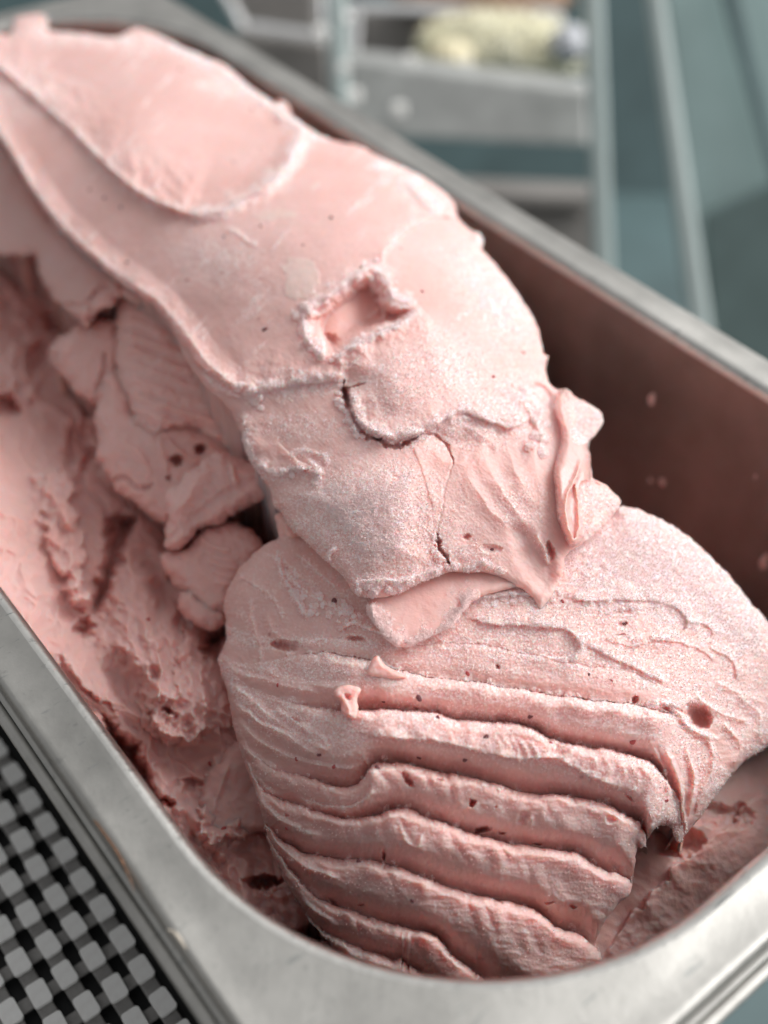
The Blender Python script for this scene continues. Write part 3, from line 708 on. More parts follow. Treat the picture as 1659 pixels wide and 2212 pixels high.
# little spikes pulled off the crests
L.ridge([(798, 1440), (812, 1415), (826, 1432), (850, 1446)], .22, 10, 8, frost=.3)
L.pit(0, 0, 1, 1, 0)
L.D += 0.05 * fbm(U, V, 110, 3, 330) + 0.014 * fbm(U * 0.35, V, 13, 3, 335) + 0.006 * fbm(U, V, 7, 2, 336)
L.frostblob(1400, 1230, 360, 130, 1.5, 25); L.frostblob(1580, 1340, 160, 80, 1.2, 45); L.frostblob(1560, 1380, 180, 90, .6, 40)
L.frostblob(1100, 1340, 420, 50, .55, 8); L.frostblob(650, 1260, 60, 40, .2)
L.frostblob(1000, 1440, 360, 26, .4, 4); L.frostblob(1050, 1550, 330, 30, .35, 4)
L.D += 0.035 * sm(L.F, .5, 1) * fbm(U, V, 16, 3, 340)
L.crumbs([(1000, 1300), (1070, 1290), (1145, 1286), (1205, 1290), (1300, 1300), (1440, 1310)], 50, .04, 4, 12, 9, seed=15); L.crumbs([(1400, 1530), (1440, 1520), (1480, 1550)], 22, .07, 4, 12, 7, .7, seed=16)
L.crumbs([(640, 1290), (700, 1320), (780, 1330)], 26, .04, 4, 11, 12, .8, seed=17)
for i_ in (0, 1, 2, 3, 4, 5): L.crumbs([p for p in CRESTS[i_][2:-2] if 560 < p[0] < 1450], 26, .035, 3, 10, 5, .5, seed=20 + i_)
L.crystals(0.020)
LZ = [(600, 1150, 0.1), (490, 1300, -0.9), (900, 1300, 0.25), (1300, 1150, 0.35), (1450, 1200, 0.1), (1600, 1300, -0.6), (1760, 1450, -1.6), (1000, 1450, 0.1), (490, 1450, -1.4), (1400, 1500, -0.2), (1000, 1700, -0.6),
      (560, 1750, -2.0), (1450, 1700, -1.2), (1000, 1900, -1.6), (1350, 1900, -2.2), (700, 2000, -2.5), (1000, 2100, -2.6), (1250, 2050, -2.7), (1650, 1560, -1.6), (1500, 1800, -1.8), (750, 1250, 0.25), (750, 1600, -0.35), (1250, 1300, .35)]
LOUT = [(600, 1110), (700, 1100), (1000, 1100), (1290, 1120), (1340, 1095), (1400, 1108), (1480, 1155), (1560, 1228), (1610, 1288), (1659, 1345), (1740, 1440), (1780, 1530),
        (1700, 1580), (1640, 1625), (1600, 1652), (1560, 1700), (1520, 1755), (1484, 1800), (1468, 1820), (1456, 1806), (1446, 1786), (1428, 1782), (1406, 1800), (1392, 1830), (1384, 1834), (1378, 1826), (1374, 1850),
        (1366, 1905), (1360, 1932), (1325, 1965), (1290, 2025), (1298, 2062), (1290, 2090), (1180, 2170), (1000, 2180), (860, 2150), (780, 2092), (700, 2025), (640, 1945), (600, 1870), (575, 1800), (553, 1715), (525, 1640),
        (505, 1570), (492, 1500), (474, 1440), (470, 1422), (486, 1395), (488, 1350), (483, 1310), (492, 1270), (520, 1225), (560, 1185), (600, 1160)]
LOBE = L.build('ridged_lobe', LOUT, LZ, [(480, 1300, 60), (500, 1500, 22), (600, 1850, 22), (1500, 1200, 70), (1650, 1350, 60), (1500, 1750, 40), (1420, 1790, 30), (1350, 1900, 70), (800, 2090, 20), (900, 1100, 20)],
               [(480, 1300, .5), (500, 1500, .2), (600, 1850, .2), (1500, 1200, .5), (1650, 1350, .5), (1500, 1750, .3), (1420, 1790, .25), (1350, 1900, .4), (800, 2090, .2), (900, 1100, .1)], GEL, gel,
               [(3, .08, 0), (10, .25, 0), (24, .5, .2), (36, .9, 1.0), (44, 1.2, 2.6)], ragged=3)

# ---- the smooth crest dragged over the top
S = Relief(-70, 10, 1370, 1320, 1.62, warp=4, seed=31)
U, V, X, Y = S.U, S.V, S.X, S.Y
# spatula dish at the top, its rolled lip
S.poly([(-90, 90), (300, 95), (500, 160), (620, 240), (640, 300), (600, 375), (520, 430), (415, 455), (320, 425), (200, 320), (60, 190), (-90, 100)], -0.16, 120, 2)
DL = [(-60, 110), (0, 150), (60, 200), (140, 270), (200, 330), (270, 395), (330, 435), (415, 468)]
S.lip(DL, .26, 150, 6, -1, .04, frost=.55, fw=12); S.ridge(DL, .10, 9, 26, .04)
DR = [(400, 464), (470, 455), (530, 430), (580, 400), (618, 362), (640, 320), (652, 285), (640, 262), (600, 225), (560, 205)]
S.ridge(DR, .26, 26, 44, .05, frost=.75, fw=16, pw=1.3)
S.lip([(640, 300), (622, 360), (575, 405), (520, 432), (450, 458)], .14, 40, 5, 1, .2, frost=.4)
S.ridge([(330, 75), (430, 125), (530, 185), (570, 218), (640, 270), (720, 305)], .16, 24, 20, .05, frost=.8, fw=14)
S.pit(0, 0, 1, 1, 0)
# outer left rim of the sweep
LR = [(-60, 200), (0, 285), (40, 350), (75, 410), (130, 478), (200, 545), (270, 600), (340, 650), (390, 705), (432, 762), (480, 812), (540, 852)]
S.ridge(LR, .20, 24, 40, .03, frost=.35, fw=12, pw=1.1)
S.lip([(330, 640), (365, 690), (395, 745), (440, 800), (520, 850)], .14, 40, 6, -1)
# fold running to the right from the left rim
S.lip([(520, 858), (560, 850), (620, 836), (700, 825), (752, 826)], .24, 110, 26, -1, .08, frost=.9, fw=22)
S.ridge([(430, 800), (470, 835), (520, 862)], .08, 12, 10, frost=.5)
# crest line to the right of the crater
RL = [(820, 572), (835, 540), (870, 502), (930, 472), (990, 470)]
S.lip(RL, .13, 60, 5, -1, .1, frost=.5, fw=7); S.ridge(RL, .07, 8, 12, .05)
# right shoulder lobes
S.ridge([(800, 350), (860, 375), (920, 430), (960, 465)], .10, 30, 20, .1, frost=.8, fw=22)
S.poly([(880, 370), (930, 395), (975, 432), (985, 468), (940, 462), (890, 420)], .12, 16, 1)
for pts in ([(960, 500), (1010, 580), (1060, 660), (1080, 740)], [(1000, 520), (1060, 600), (1110, 690), (1130, 770)], [(1030, 540), (1090, 620), (1140, 720)]):
    S.ridge(pts, .045, 22, 16, .2, frost=.6)
# crater
CRT = [(662, 668), (690, 645), (740, 615), (792, 588), (828, 602), (850, 655), (880, 668), (905, 662), (868, 692), (815, 716), (762, 742), (716, 770), (694, 752), (664, 716)]
sl_, d_, m_ = S.poly([(x + random.uniform(-6, 6), y + random.uniform(-6, 6)) for x, y in spline(CRT, True, 16)], -0.34, 30, 2)
S.poly([(690, 690), (740, 640), (800, 612), (842, 660), (880, 672), (850, 696), (790, 722), (716, 762), (690, 735)], -.34, 16, 2)
S.D[sl_] -= 0.45 * m_ * sm(S.U[sl_] - S.V[sl_] * -0.2, 850, 960)
S.T[sl_] *= (1 - m_)
S.ridge([(715, 772), (690, 760), (662, 722), (655, 690), (668, 662), (700, 645), (750, 612), (795, 582), (830, 596), (852, 640), (885, 655), (905, 652)], .075, 10, 16, .06, frost=1.0, fw=15)
S.ridge([(800, 600), (822, 640), (834, 690)], .14, 12, 12, .1, frost=.3)
S.pit(714, 742, 20, 24, .3, 0, 1.0)
S.poly([(662, 672), (680, 655), (712, 652), (716, 668), (700, 684), (672, 690)], .16, 14, 1, frost=.5)
S.crumbs([(716, 772), (690, 760), (662, 722), (655, 690), (668, 662)], 14, .08, 5, 14, 7, .8, seed=3)
S.crumbs([(668, 662), (700, 645), (750, 612), (795, 582), (830, 596), (852, 640)], 14, .05, 4, 11, 8, .8, seed=4)
S.crumbs([(800, 590), (812, 620), (830, 650)], 14, .07, 4, 10, 6, seed=5)
# raised plate (flap) over the crater
FL = [(716, 778), (760, 748), (815, 722), (868, 694), (908, 660), (950, 668), (988, 706), (1010, 745), (1034, 800), (1048, 850), (1010, 890), (968, 904), (925, 928), (880, 940), (845, 945), (800, 930), (770, 905), (755, 870), (750, 835), (738, 805)]
S.poly(FL, .22, 85, 2, frost=.45)
S.poly([(800, 800), (870, 700), (950, 690), (1000, 760), (1000, 850), (920, 905), (840, 900)], .08, 60, 2)
S.lip([(716, 776), (760, 746), (815, 720), (868, 692), (908, 660)], .26, 70, 6, 1, .06, frost=.8, fw=9)
S.lip([(748, 828), (756, 872), (772, 908), (802, 932), (846, 948), (884, 942), (926, 930), (968, 905), (1010, 893), (1062, 915), (1112, 925), (1150, 900)], .24, 60, 8, -1, .07, frost=1.0, fw=18)
S.groove([(742, 822), (744, 850), (758, 890), (788, 938), (832, 952)], .34, 7, .25, 1.3)
S.groove([(744, 834), (750, 855), (760, 880)], .35, 11, .15, 1.0)
S.crumbs([(735, 830), (738, 862), (752, 904), (780, 940)], 22, .06, 4, 10, 6, seed=6); S.crumbs([(770, 905), (830, 945), (920, 932), (1010, 895)], 40, .045, 4, 12, 8, seed=7)
S.crumbs([(716, 776), (760, 746), (815, 720), (868, 692)], 24, .04, 3, 8, 4, seed=8); S.crumbs([(560, 1010), (600, 1030), (650, 1015), (690, 1030)], 18, .05, 4, 9, 7, seed=9)
S.crumbs([(940, 1150), (968, 1215), (1000, 1225), (1080, 1225)], 26, .05, 4, 12, 9, seed=10); S.crumbs([(760, 1270), (850, 1275), (950, 1235)], 30, .04, 4, 10, 7, seed=12)
S.crumbs([(1120, 850), (1160, 900), (1165, 970)], 20, .05, 5, 14, 8, seed=13); S.crumbs([(520, 850), (560, 855)], 8, .06, 5, 14, 9, seed=14)
S.groove([(752, 838), (776, 832), (790, 828)], .12, 3, .3, 1); S.groove([(806, 945), (850, 962), (905, 945)], .3, 7, .25, 1.3)
S.groove([(908, 940), (938, 940), (962, 958), (976, 985), (980, 1003)], .13, 4, .3, 1.2)
S.groove([(978, 1000), (962, 1050), (955, 1100), (944, 1150)], .018, 3.2, .3, 1.5)
S.groove([(944, 1150), (952, 1185), (966, 1206), (970, 1222)], .35, 5.5, .3, 1)
# shaded hollow under the flap on the right, gentle flows
S.pit(985, 960, 90, 42, .16, 15, .8); S.pit(1090, 990, 60, 60, .12, 0, .8)
for pts in ([(1030, 940), (1060, 1020), (1120, 1110), (1170, 1180)], [(1090, 940), (1110, 1010), (1160, 1100)], [(1000, 1010), (1050, 1090), (1110, 1150)], [(1150, 930), (1160, 1020), (1190, 1090)]):
    S.ridge(pts, .05, 34, 24, .2)
# frosted dome on the left under the plate
S.lip([(520, 890), (530, 960), (555, 1005), (600, 1030), (640, 1012), (690, 1028), (692, 1010), (660, 985)], .13, 90, 6, -1, .08, frost=.8, fw=12)
S.ridge([(620, 985), (660, 975), (700, 985), (705, 1010)], .04, 8, frost=.8)
S.poly([(600, 1050), (700, 990), (820, 960), (930, 970), (950, 1060), (940, 1160), (960, 1210), (900, 1260), (780, 1270), (690, 1190), (620, 1110)], .20, 110, 2, frost=.95)
S.lip([(890, 960), (905, 1000), (925, 1060), (935, 1100)], .03, 40, 4, -1)
S.ridge([(730, 1180), (708, 1200), (712, 1215)], .14, 7, frost=.9, fw=6)
S.lip([(752, 1262), (800, 1250), (860, 1250), (905, 1240), (960, 1222)], .10, 30, 6, 1, .1, frost=1.0, fw=20)
# smooth lilac smear by the lower right
S.poly([(1090, 1140), (1140, 1120), (1180, 1170), (1215, 1215), (1215, 1270), (1170, 1290), (1120, 1240)], -.14, 36, 2)
S.pit(1190, 1190, 10, 24, .3, -15, 1.0); S.ridge([(1160, 1150), (1180, 1200), (1184, 1222)], .10, 8, 8, frost=.3)
S.pit(1008, 1160, 10, 8, .12, 0, 1.0); S.pit(1062, 1185, 24, 10, .08, 0)
# right edge leaf and little buds
S.poly([(1135, 838), (1160, 820), (1200, 850), (1195, 890), (1160, 880)], -.22, 16, 2)
S.ridge([(1120, 860), (1150, 895), (1170, 940), (1165, 970)], .10, 16, 10, frost=.7)
S.poly([(1222, 860), (1270, 872), (1300, 890), (1302, 920), (1276, 952), (1240, 960), (1225, 900)], -.10, 20, 1, frost=.7)
S.poly([(1256, 1040), (1300, 1045), (1345, 1082), (1310, 1140), (1270, 1170), (1250, 1110)], -.14, 20, 1, frost=.4)
LEAF = [(1206, 845), (1222, 838), (1232, 880), (1240, 920), (1268, 950), (1278, 990), (1276, 1040), (1282, 1090), (1275, 1130), (1262, 1160), (1245, 1178), (1232, 1178), (1216, 1150), (1203, 1110), (1198, 1060), (1196, 1020), (1208, 980), (1212, 930), (1198, 885)]
_s, _d2, _m = S.poly(LEAF, .42, 18, 1); S.G[_s] = np.maximum(S.G[_s], (_m > .1) * 1.0)
for _g in ([(1256, 1040), (1300, 1045), (1345, 1082), (1310, 1140), (1270, 1170), (1250, 1110)],):
    _s = S.box(_g, 0); S.G[_s] = np.maximum(S.G[_s], inside(S.X[_s], S.Y[_s], _g) * .8)
S.groove([(1240, 1050), (1236, 1100), (1240, 1160)], .10, 12, .3, 0); S.ridge([(1256, 990), (1240, 1040), (1222, 1090), (1238, 1170)], .08, 10)
S.poly([(1060, 516), (1050, 505), (1028, 498), (1022, 515), (1040, 535)], .05, 10, 1, frost=.8)
# thin ice flakes
rg_ = lambda P, k, s_: [(x + k * random.uniform(-1, 1), y + k * random.uniform(-1, 1)) for x, y in spline(P, True, s_)]
S.poly(rg_([(612, 575), (640, 552), (668, 560), (692, 590), (685, 630), (650, 652), (622, 640), (618, 605)], 7, 9), .012, 3, 1, tint=.5, smooth=False)
S.poly(rg_([(545, 462), (600, 452), (645, 462), (600, 472), (560, 475)], 5, 9), .010, 3, 1, tint=.45, smooth=False)
S.poly(rg_([(668, 405), (700, 385), (690, 402), (672, 415)], 3, 8), .008, 3, 1, tint=.6, smooth=False)
S.poly(rg_([(850, 390), (880, 395), (905, 430), (880, 425), (860, 405)], 5, 9), .01, 3, 1, tint=.5, frost=.8, smooth=False)
S.ridge([(480, 497), (510, 500), (535, 520), (560, 535)], .03, 8, frost=.6)
S.D += 0.07 * fbm(U, V, 240, 3, 400) + 0.022 * fbm(U, V, 60, 3, 410) + 0.004 * fbm(U, V, 12, 3, 415) + 0.006 * fbm((U + V) * .25, U - V, 9, 2, 418) * sm(V, 500, 900)
_str = fbm((U - V) * .12, U + V, 26, 3, 430); S.D += .006 * fbm((U - V) * .18, U + V, 11, 3, 431) * (1 - sm(V, 820, 900))
S.F = np.maximum(S.F, .55 * sm(_str, .18, .42) * sm(fbm(U, V, 120, 2, 432), -.1, .3) * (1 - sm(V, 760, 860)))
S.frostblob(480, 560, 130, 70, .4, 20); S.frostblob(1060, 640, 140, 60, .85, 55); S.frostblob(960, 800, 120, 90, .5)
S.frostblob(1100, 870, 100, 90, .6); S.frostblob(250, 85, 330, 26, .6, 6); S.frostblob(480, 160, 130, 30, .5, 30); S.frostblob(1000, 930, 150, 50, .55)
S.frostblob(640, 920, 120, 40, .4); S.frostblob(1010, 1200, 80, 40, .5); S.frostblob(1120, 1090, 70, 70, .4); S.frostblob(800, 1120, 200, 120, .8)
S.frostblob(60, 200, 90, 60, .45); S.frostblob(460, 190, 60, 16, .7, 15); S.frostblob(900, 400, 80, 30, .8, 40)
S.crystals(0.022)
SZ = [(-60, 90, 1.2), (0, 100, 1.2), (300, 90, 1.4), (600, 230, 1.5), (300, 300, 2.0), (0, 280, 1.0), (200, 540, 1.0), (600, 600, 2.25), (960, 450, 1.6), (340, 650, 1.1), (800, 500, 2.4), (1000, 700, 2.0), (1170, 760, 1.2),
      (500, 850, 1.4), (750, 850, 1.95), (900, 800, 2.1), (1100, 900, 1.6), (1290, 900, 1.1), (560, 1030, 0.9), (800, 1080, 1.5), (1000, 1050, 1.5), (1200, 1100, 1.1), (800, 1280, 0.75), (1000, 1230, 0.8), (1200, 1210, 0.75), (1330, 1080, 0.75)]
SOUT = [(-60, 60), (0, 74), (28, 66), (30, 42), (60, 32), (100, 36), (106, 66), (180, 72), (250, 80), (290, 62), (330, 70), (372, 92), (430, 118), (490, 145), (530, 180), (575, 212), (600, 228), (606, 214), (616, 240), (650, 266), (690, 292), (740, 308), (775, 315),
        (830, 345), (880, 365), (930, 393), (975, 430), (990, 470), (1018, 498), (1034, 502), (1042, 520), (1040, 540), (1062, 560), (1100, 610), (1140, 665), (1163, 715), (1174, 762), (1186, 770), (1178, 796), (1188, 830), (1205, 842), (1222, 838), (1245, 858), (1272, 872), (1298, 890),
        (1301, 916), (1282, 945), (1270, 958), (1276, 990), (1280, 1032), (1300, 1042), (1324, 1062), (1341, 1082), (1328, 1108), (1300, 1142), (1270, 1165), (1246, 1182), (1222, 1200), (1216, 1235), (1190, 1290), (1168, 1318), (1150, 1290), (1110, 1262), (1060, 1240), (1010, 1236), (962, 1238),
        (900, 1262), (855, 1284), (800, 1292), (762, 1278), (745, 1250), (700, 1208), (660, 1170), (630, 1145), (608, 1108), (590, 1090), (586, 1060), (560, 1025), (535, 985), (518, 930), (495, 885), (440, 830), (400, 775), (372, 712), (335, 662), (262, 612), (195, 555), (125, 490), (68, 412), (30, 350), (-8, 288), (-60, 205)]
CREST = S.build('swept_crest', SOUT, SZ, [(0, 80, 40), (600, 230, 50), (900, 380, 80), (1100, 620, 110), (1180, 800, 60), (1300, 900, 24), (1330, 1080, 24), (1220, 1200, 20), (1000, 1240, 16), (800, 1290, 20), (650, 1170, 34), (550, 1020, 26), (400, 770, 14), (200, 550, 12), (0, 290, 12)],
                [(0, 80, .3), (600, 230, .4), (900, 380, .6), (1100, 620, .8), (1180, 800, .4), (1300, 900, .2), (1330, 1080, .2), (1220, 1200, .1), (1000, 1240, .12), (800, 1290, .18), (650, 1170, .35), (550, 1020, .2), (400, 770, .12), (200, 550, .1), (0, 290, .1)], GEL, gel,
                [(3, .06, 0), (9, .16, 0), (20, .32, .15), (34, .5, .9), (50, .8, 2.2), (60, 1.0, 4.5)], ragged=2.2)

# ---- frosted tongue under the tip
T_ = Relief(780, 1200, 1180, 1410, 1.62, 4, 81)
T_.ridge([(806, 1298), (806, 1330), (830, 1372), (868, 1392)], .12, 16, 22, .1, frost=1, fw=20)
T_.ridge([(868, 1392), (930, 1375), (985, 1335), (1010, 1290), (1040, 1280)], .08, 20, 12, .1, frost=1, fw=14)
T_.D += .02 * fbm(T_.U, T_.V, 40, 3, 7); T_.crystals(.022)
TONGUE = T_.build('frosted_tongue', [(800, 1240), (900, 1225), (1010, 1210), (1100, 1215), (1140, 1260), (1100, 1272), (1040, 1290), (1000, 1320), (975, 1350), (920, 1378), (872, 1398), (838, 1380), (806, 1340), (792, 1312), (800, 1290)], None, 16, .16, GEL, gel,
         [(3, .06, 0), (10, .2, .05), (20, .5, .3)], zf=lambda U, V: 0.60 - 0.0010 * (V - 1250) + 0 * U)

# ---- ice crystals standing on the frosted places
FROST = plain('ice_frost', (0.98, 0.865, 0.85), 0.6, var=.02, scale=800)
_t = FROST.node_tree; _tr = _t.nodes.new('ShaderNodeBsdfTranslucent'); _tr.inputs[0].default_value = (1, .80, .78, 1)
_mx = _t.nodes.new('ShaderNodeMixShader'); _mx.inputs[0].default_value = .15
_t.links.new(_t.nodes['Principled BSDF'].outputs[0], _mx.inputs[1]); _t.links.new(_tr.outputs[0], _mx.inputs[2]); _t.links.new(_mx.outputs[0], _t.nodes['Material Output'].inputs[0])
def frost_on(o, n, seed, pw=2.2):
    me = o.data; nv = len(me.vertices); co = np.empty(nv * 3, f32); me.vertices.foreach_get('co', co); co = co.reshape(-1, 3)
    no = np.empty(nv * 3, f32); me.vertices.foreach_get('normal', no); no = no.reshape(-1, 3)
    fr = np.empty(nv, f32); me.attributes['frost'].data.foreach_get('value', fr)
    r = np.random.default_rng(seed); pr = np.clip(fr, 0, 1) ** pw; pr /= pr.sum()
    k = r.choice(nv, n, p=pr); P = co[k].astype(float); N = no[k] + r.normal(0, .45, (n, 3)); N /= np.linalg.norm(N, axis=1)[:, None]
    A_ = np.cross(N, r.normal(size=(n, 3))); A_ /= np.linalg.norm(A_, axis=1)[:, None]; B_ = np.cross(N, A_)
    ln = r.uniform(.010, .032, n)[:, None] * CM; wd = r.uniform(.006, .0120, n)[:, None] * CM
    P = P + r.normal(0, .004 * CM, (n, 3))
    Vc = [P - N * .004 * CM + (A_ * math.cos(t) + B_ * math.sin(t)) * wd for t in (0, 2.09, 4.19)] + [P + N * ln]
    Vc = np.stack(Vc, 1).reshape(-1, 3) / CM + np.array((0, 0, -9.0)); b_ = np.arange(n) * 4
    F = np.concatenate([np.stack([b_ + i, b_ + (i + 1) % 3, b_ + 3], 1) for i in range(3)])
    q = mesh_np('frost_crystals', Vc, F, FROST, gel, smooth=False); q['kind'] = 'stuff'
frost_on(CREST, 70000, 1); frost_on(LOBE, 70000, 2); frost_on(TONGUE, 9000, 3)

# ---- small curl stuck on ridge, tip of the leaf
def curl(name, outline, z, tilt, seed, **k): return lump(name, outline, z, tilt, seed, R=9, Pd=.12, step=1.7, ragged=1.5, amp=.02, rings=((2, .05, 0), (5, .15, 0), (8, .5, .1)), **k)
curl('small_curl', [(722, 1492), (740, 1480), (768, 1482), (780, 1490), (772, 1510), (774, 1535), (768, 1552), (752, 1552), (738, 1538), (736, 1515), (724, 1506)], 0.32, (0, -.2), 91,
     feats=lambda r: (r.pit(750, 1505, 10, 8, .1), r.ridge([(740, 1500), (750, 1530), (755, 1548)], .05, 10)))
curl('small_curl', [(792, 1452), (806, 1422), (816, 1416), (828, 1432), (850, 1448), (880, 1462), (850, 1468), (812, 1462)], 0.42, (0, -.3), 93)
curl('small_curl', [(612, 1140), (625, 1128), (640, 1132), (650, 1148), (640, 1160), (622, 1162)], 0.5, (0, -.3), 94)
for (u, v, r_) in ((1262, 2030, 14), (1038, 2095, 10)):
    pass

# ---- berry seeds and skin flecks on the surface
SEED = plain('berry_seed', (0.17, 0.05, 0.055), 0.4); SKIN = plain('berry_skin', (0.42, 0.07, 0.07), 0.5, var=.3)
import bmesh
bm = bmesh.new(); bmesh.ops.create_icosphere(bm, subdivisions=1, radius=1.0); sm_me = bpy.data.meshes.new('seed'); bm.to_mesh(sm_me)
for p in sm_me.polygons: p.use_smooth = True
bm.free(); sk_me = sm_me.copy(); sm_me.materials.append(SEED); sk_me.materials.append(SKIN)
def seed(R, u, v, s_, dark=True, flat=0.5):
    p = R.point(u, v, 0.0); o = bpy.data.objects.new('seed' if dark else 'berry_fleck', sm_me if dark else sk_me); sc.collection.objects.link(o)
    o.location = (p - np.array((0, 0, -9))) * CM; q = Vector(-ray(np.array(float(u)), np.array(float(v)))).to_track_quat('Z', 'Y')
    o.rotation_mode = 'QUATERNION'; o.rotation_quaternion = q @ Matrix.Rotation(random.uniform(0, 3), 4, 'Z').to_quaternion()
    k = s_ * 0.0078 * CM; o.scale = (k * 1.25, k * .85, k * flat); o.parent = gel
for (u, v, s_, dk) in ((194, 410, 5, 1), (226, 428, 5, 1), (262, 448, 5, 1), (117, 257, 5, 0), (573, 712, 7, 1), (563, 489, 4, 1), (484, 512, 4, 1), (715, 472, 6, 1), (780, 578, 4, 1), (655, 530, 3, 1), (275, 567, 5, 1), (390, 150, 6, 0),
                      (545, 235, 6, 0), (600, 262, 6, 0), (1065, 815, 5, 0), (1130, 762, 5, 0), (660, 688, 3, 1), (912, 630, 4, 0), (480, 590, 3, 0), (505, 350, 3, 1), (1062, 1188, 5, 1), (560, 320, 3, 0), (940, 1180, 4, 0), (405, 605, 4, 0)):
    seed(S, u, v, s_, dk)
for (u, v, s_, dk) in ((722, 1300, 8, 1), (1349, 1345, 8, 1), (1215, 1300, 5, 0), (1075, 1440, 5, 1), (1146, 1547, 6, 1), (1272, 1458, 4, 1), (1367, 1600, 8, 0), (905, 1508, 7, 1), (945, 1552, 6, 1), (690, 1630, 5, 1), (722, 1656, 5, 0), (905, 1636, 5, 1), (1005, 1640, 6, 1),
                      (816, 1660, 7, 1), (1320, 1470, 4, 0), (640, 1640, 4, 0), (890, 1945, 5, 1), (775, 1862, 6, 1), (1050, 1592, 6, 1), (828, 1515, 4, 1), (600, 1480, 4, 0), (1190, 1605, 4, 0), (1440, 1730, 4, 0), (620, 1790, 4, 0), (1010, 1455, 5, 0)):
    seed(L, u, v, s_, dk)
for (u, v, s_, dk) in ((105, 512, 7, 1), (150, 577, 7, 1), (105, 622, 6, 0), (135, 590, 6, 0), (130, 1018, 6, 0), (400, 1378, 6, 0), (483, 1790, 6, 0), (455, 1650, 7, 0), (320, 1340, 7, 0)):
    if v > 700: seed(B, u, v, s_, dk)

#@@SURROUND
# ------------------------------------------------------------------ surroundings
def box(name, lo, hi, mat, parent=None, bev=0.0):
    x0, y0, z0 = lo; x1, y1, z1 = hi
    Vv = np.array([(x, y, z) for x in (x0, x1) for y in (y0, y1) for z in (z0, z1)], float)
    F = [(0, 1, 3, 2), (4, 6, 7, 5), (0, 4, 5, 1), (2, 3, 7, 6), (0, 2, 6, 4), (1, 5, 7, 3)]
    o = mesh_np(name, Vv, F, mat, parent, smooth=False)
    if bev:
        md = o.modifiers.new('bevel', 'BEVEL'); md.width = bev * CM; md.segments = 3
    return o
BLACK = plain('black_rubber', (0.012, 0.012, 0.013), 0.55)
PAD = plain('pale_pad', (0.96, 0.945, 0.92), 0.6, var=.06, scale=600)
mat_o = empty('drip_mat', (-11, -9, -6.9), 'black drip mat with a grid of pale square pads beside the pan', 'mat')
box('mat_sheet', (-15.2, -24, -6.9), (-7.25, 4.2, -6.5), BLACK, mat_o, .1)
bm = bmesh.new(); bmesh.ops.create_cube(bm, size=1)
for v_ in bm.verts: v_.co = Vector((v_.co.x * .34, v_.co.y * .47, v_.co.z * .08)) * CM
bmesh.ops.bevel(bm, geom=[e for e in bm.edges if abs(e.verts[0].co.z - e.verts[1].co.z) > 1e-5], offset=.06 * CM, segments=3, profile=.5, affect='EDGES')
pm = bpy.data.meshes.new('pad'); bm.to_mesh(pm); bm.free(); pm.materials.append(PAD)
npad = 0
LINK = plain('grey_strand', (0.30, 0.29, 0.28), 0.7, var=.2, scale=300)
for i in range(13): box('strand', (-7.92 - i * .55 - .15, -20, -6.32), (-7.92 - i * .55 + .15, 3.0, -6.20 - .004 * (i % 2)), LINK, mat_o, .03)
for j in range(30): box('cross_strand', (-15.0, -18.5 + j * .74 - .13, -6.32), (-7.7, -18.5 + j * .74 + .13, -6.24 - .004 * (j % 2)), LINK, mat_o, .03)
for i in range(12):
    for j in range(24):
        x = -7.92 - i * .55; y = -18.5 + j * .74
        o = bpy.data.objects.new('pad', pm); sc.collection.objects.link(o); o.parent = mat_o
        o.location = Vector((x + 11 + random.uniform(-.02, .02), y + 9 + random.uniform(-.03, .03), .76)) * CM
        o.rotation_euler.z = random.uniform(-.05, .05); npad += 1

CASE = plain('dark_teal_metal', (0.085, 0.14, 0.145), 0.5, var=.25, scale=8)
TEAL = plain('teal_glass', (0.33, 0.45, 0.44), 0.3, var=.2, scale=5)
PALE = plain('frosted_acrylic', (0.50, 0.585, 0.57), 0.25, var=.1, scale=10)
SHELF = steel('tray_steel', (0.55, 0.56, 0.54), .42, .3, .8)
SHINE = steel('polished_steel', (0.95, 0.95, 0.93), .2, .2)
CREAM = plain('vanilla_gelato', (0.93, 0.88, 0.66), .6, var=.12, scale=60)
NUT = plain('nut_crumble', (0.38, 0.24, 0.15), .7, var=.3, scale=120)
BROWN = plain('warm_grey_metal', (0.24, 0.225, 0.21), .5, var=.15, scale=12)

def slabq(name, q, t, thick, mat, parent):
    """a plate through four sight points at distance t (a number or four), thick towards the back"""
    ts = [t] * 4 if np.isscalar(t) else t
    A_ = np.array([at_t(u, v, tt) for (u, v), tt in zip(q, ts)])
    back = np.array([CD[0], CD[1], 0]) / math.hypot(CD[0], CD[1]) * thick
    Vv = np.vstack([A_, A_ + back])
    F = [(0, 1, 2, 3), (7, 6, 5, 4), (0, 4, 5, 1), (1, 5, 6, 2), (2, 6, 7, 3), (3, 7, 4, 0)]
    o = mesh_np(name, Vv, F, mat, parent, smooth=False)
    md = o.modifiers.new('bevel', 'BEVEL'); md.width = min(.3, thick * .2) * CM; md.segments = 2
    return o

fl_ = box('floor', (-60, -60, -60), (400, 400, -59), CASE); tagp(fl_, kind='structure')
bw = slabq('back_wall', [(-900, -500), (2900, -500), (2900, 1800), (-900, 1800)], 150, 3, CASE, None); tagp(bw, kind='structure')

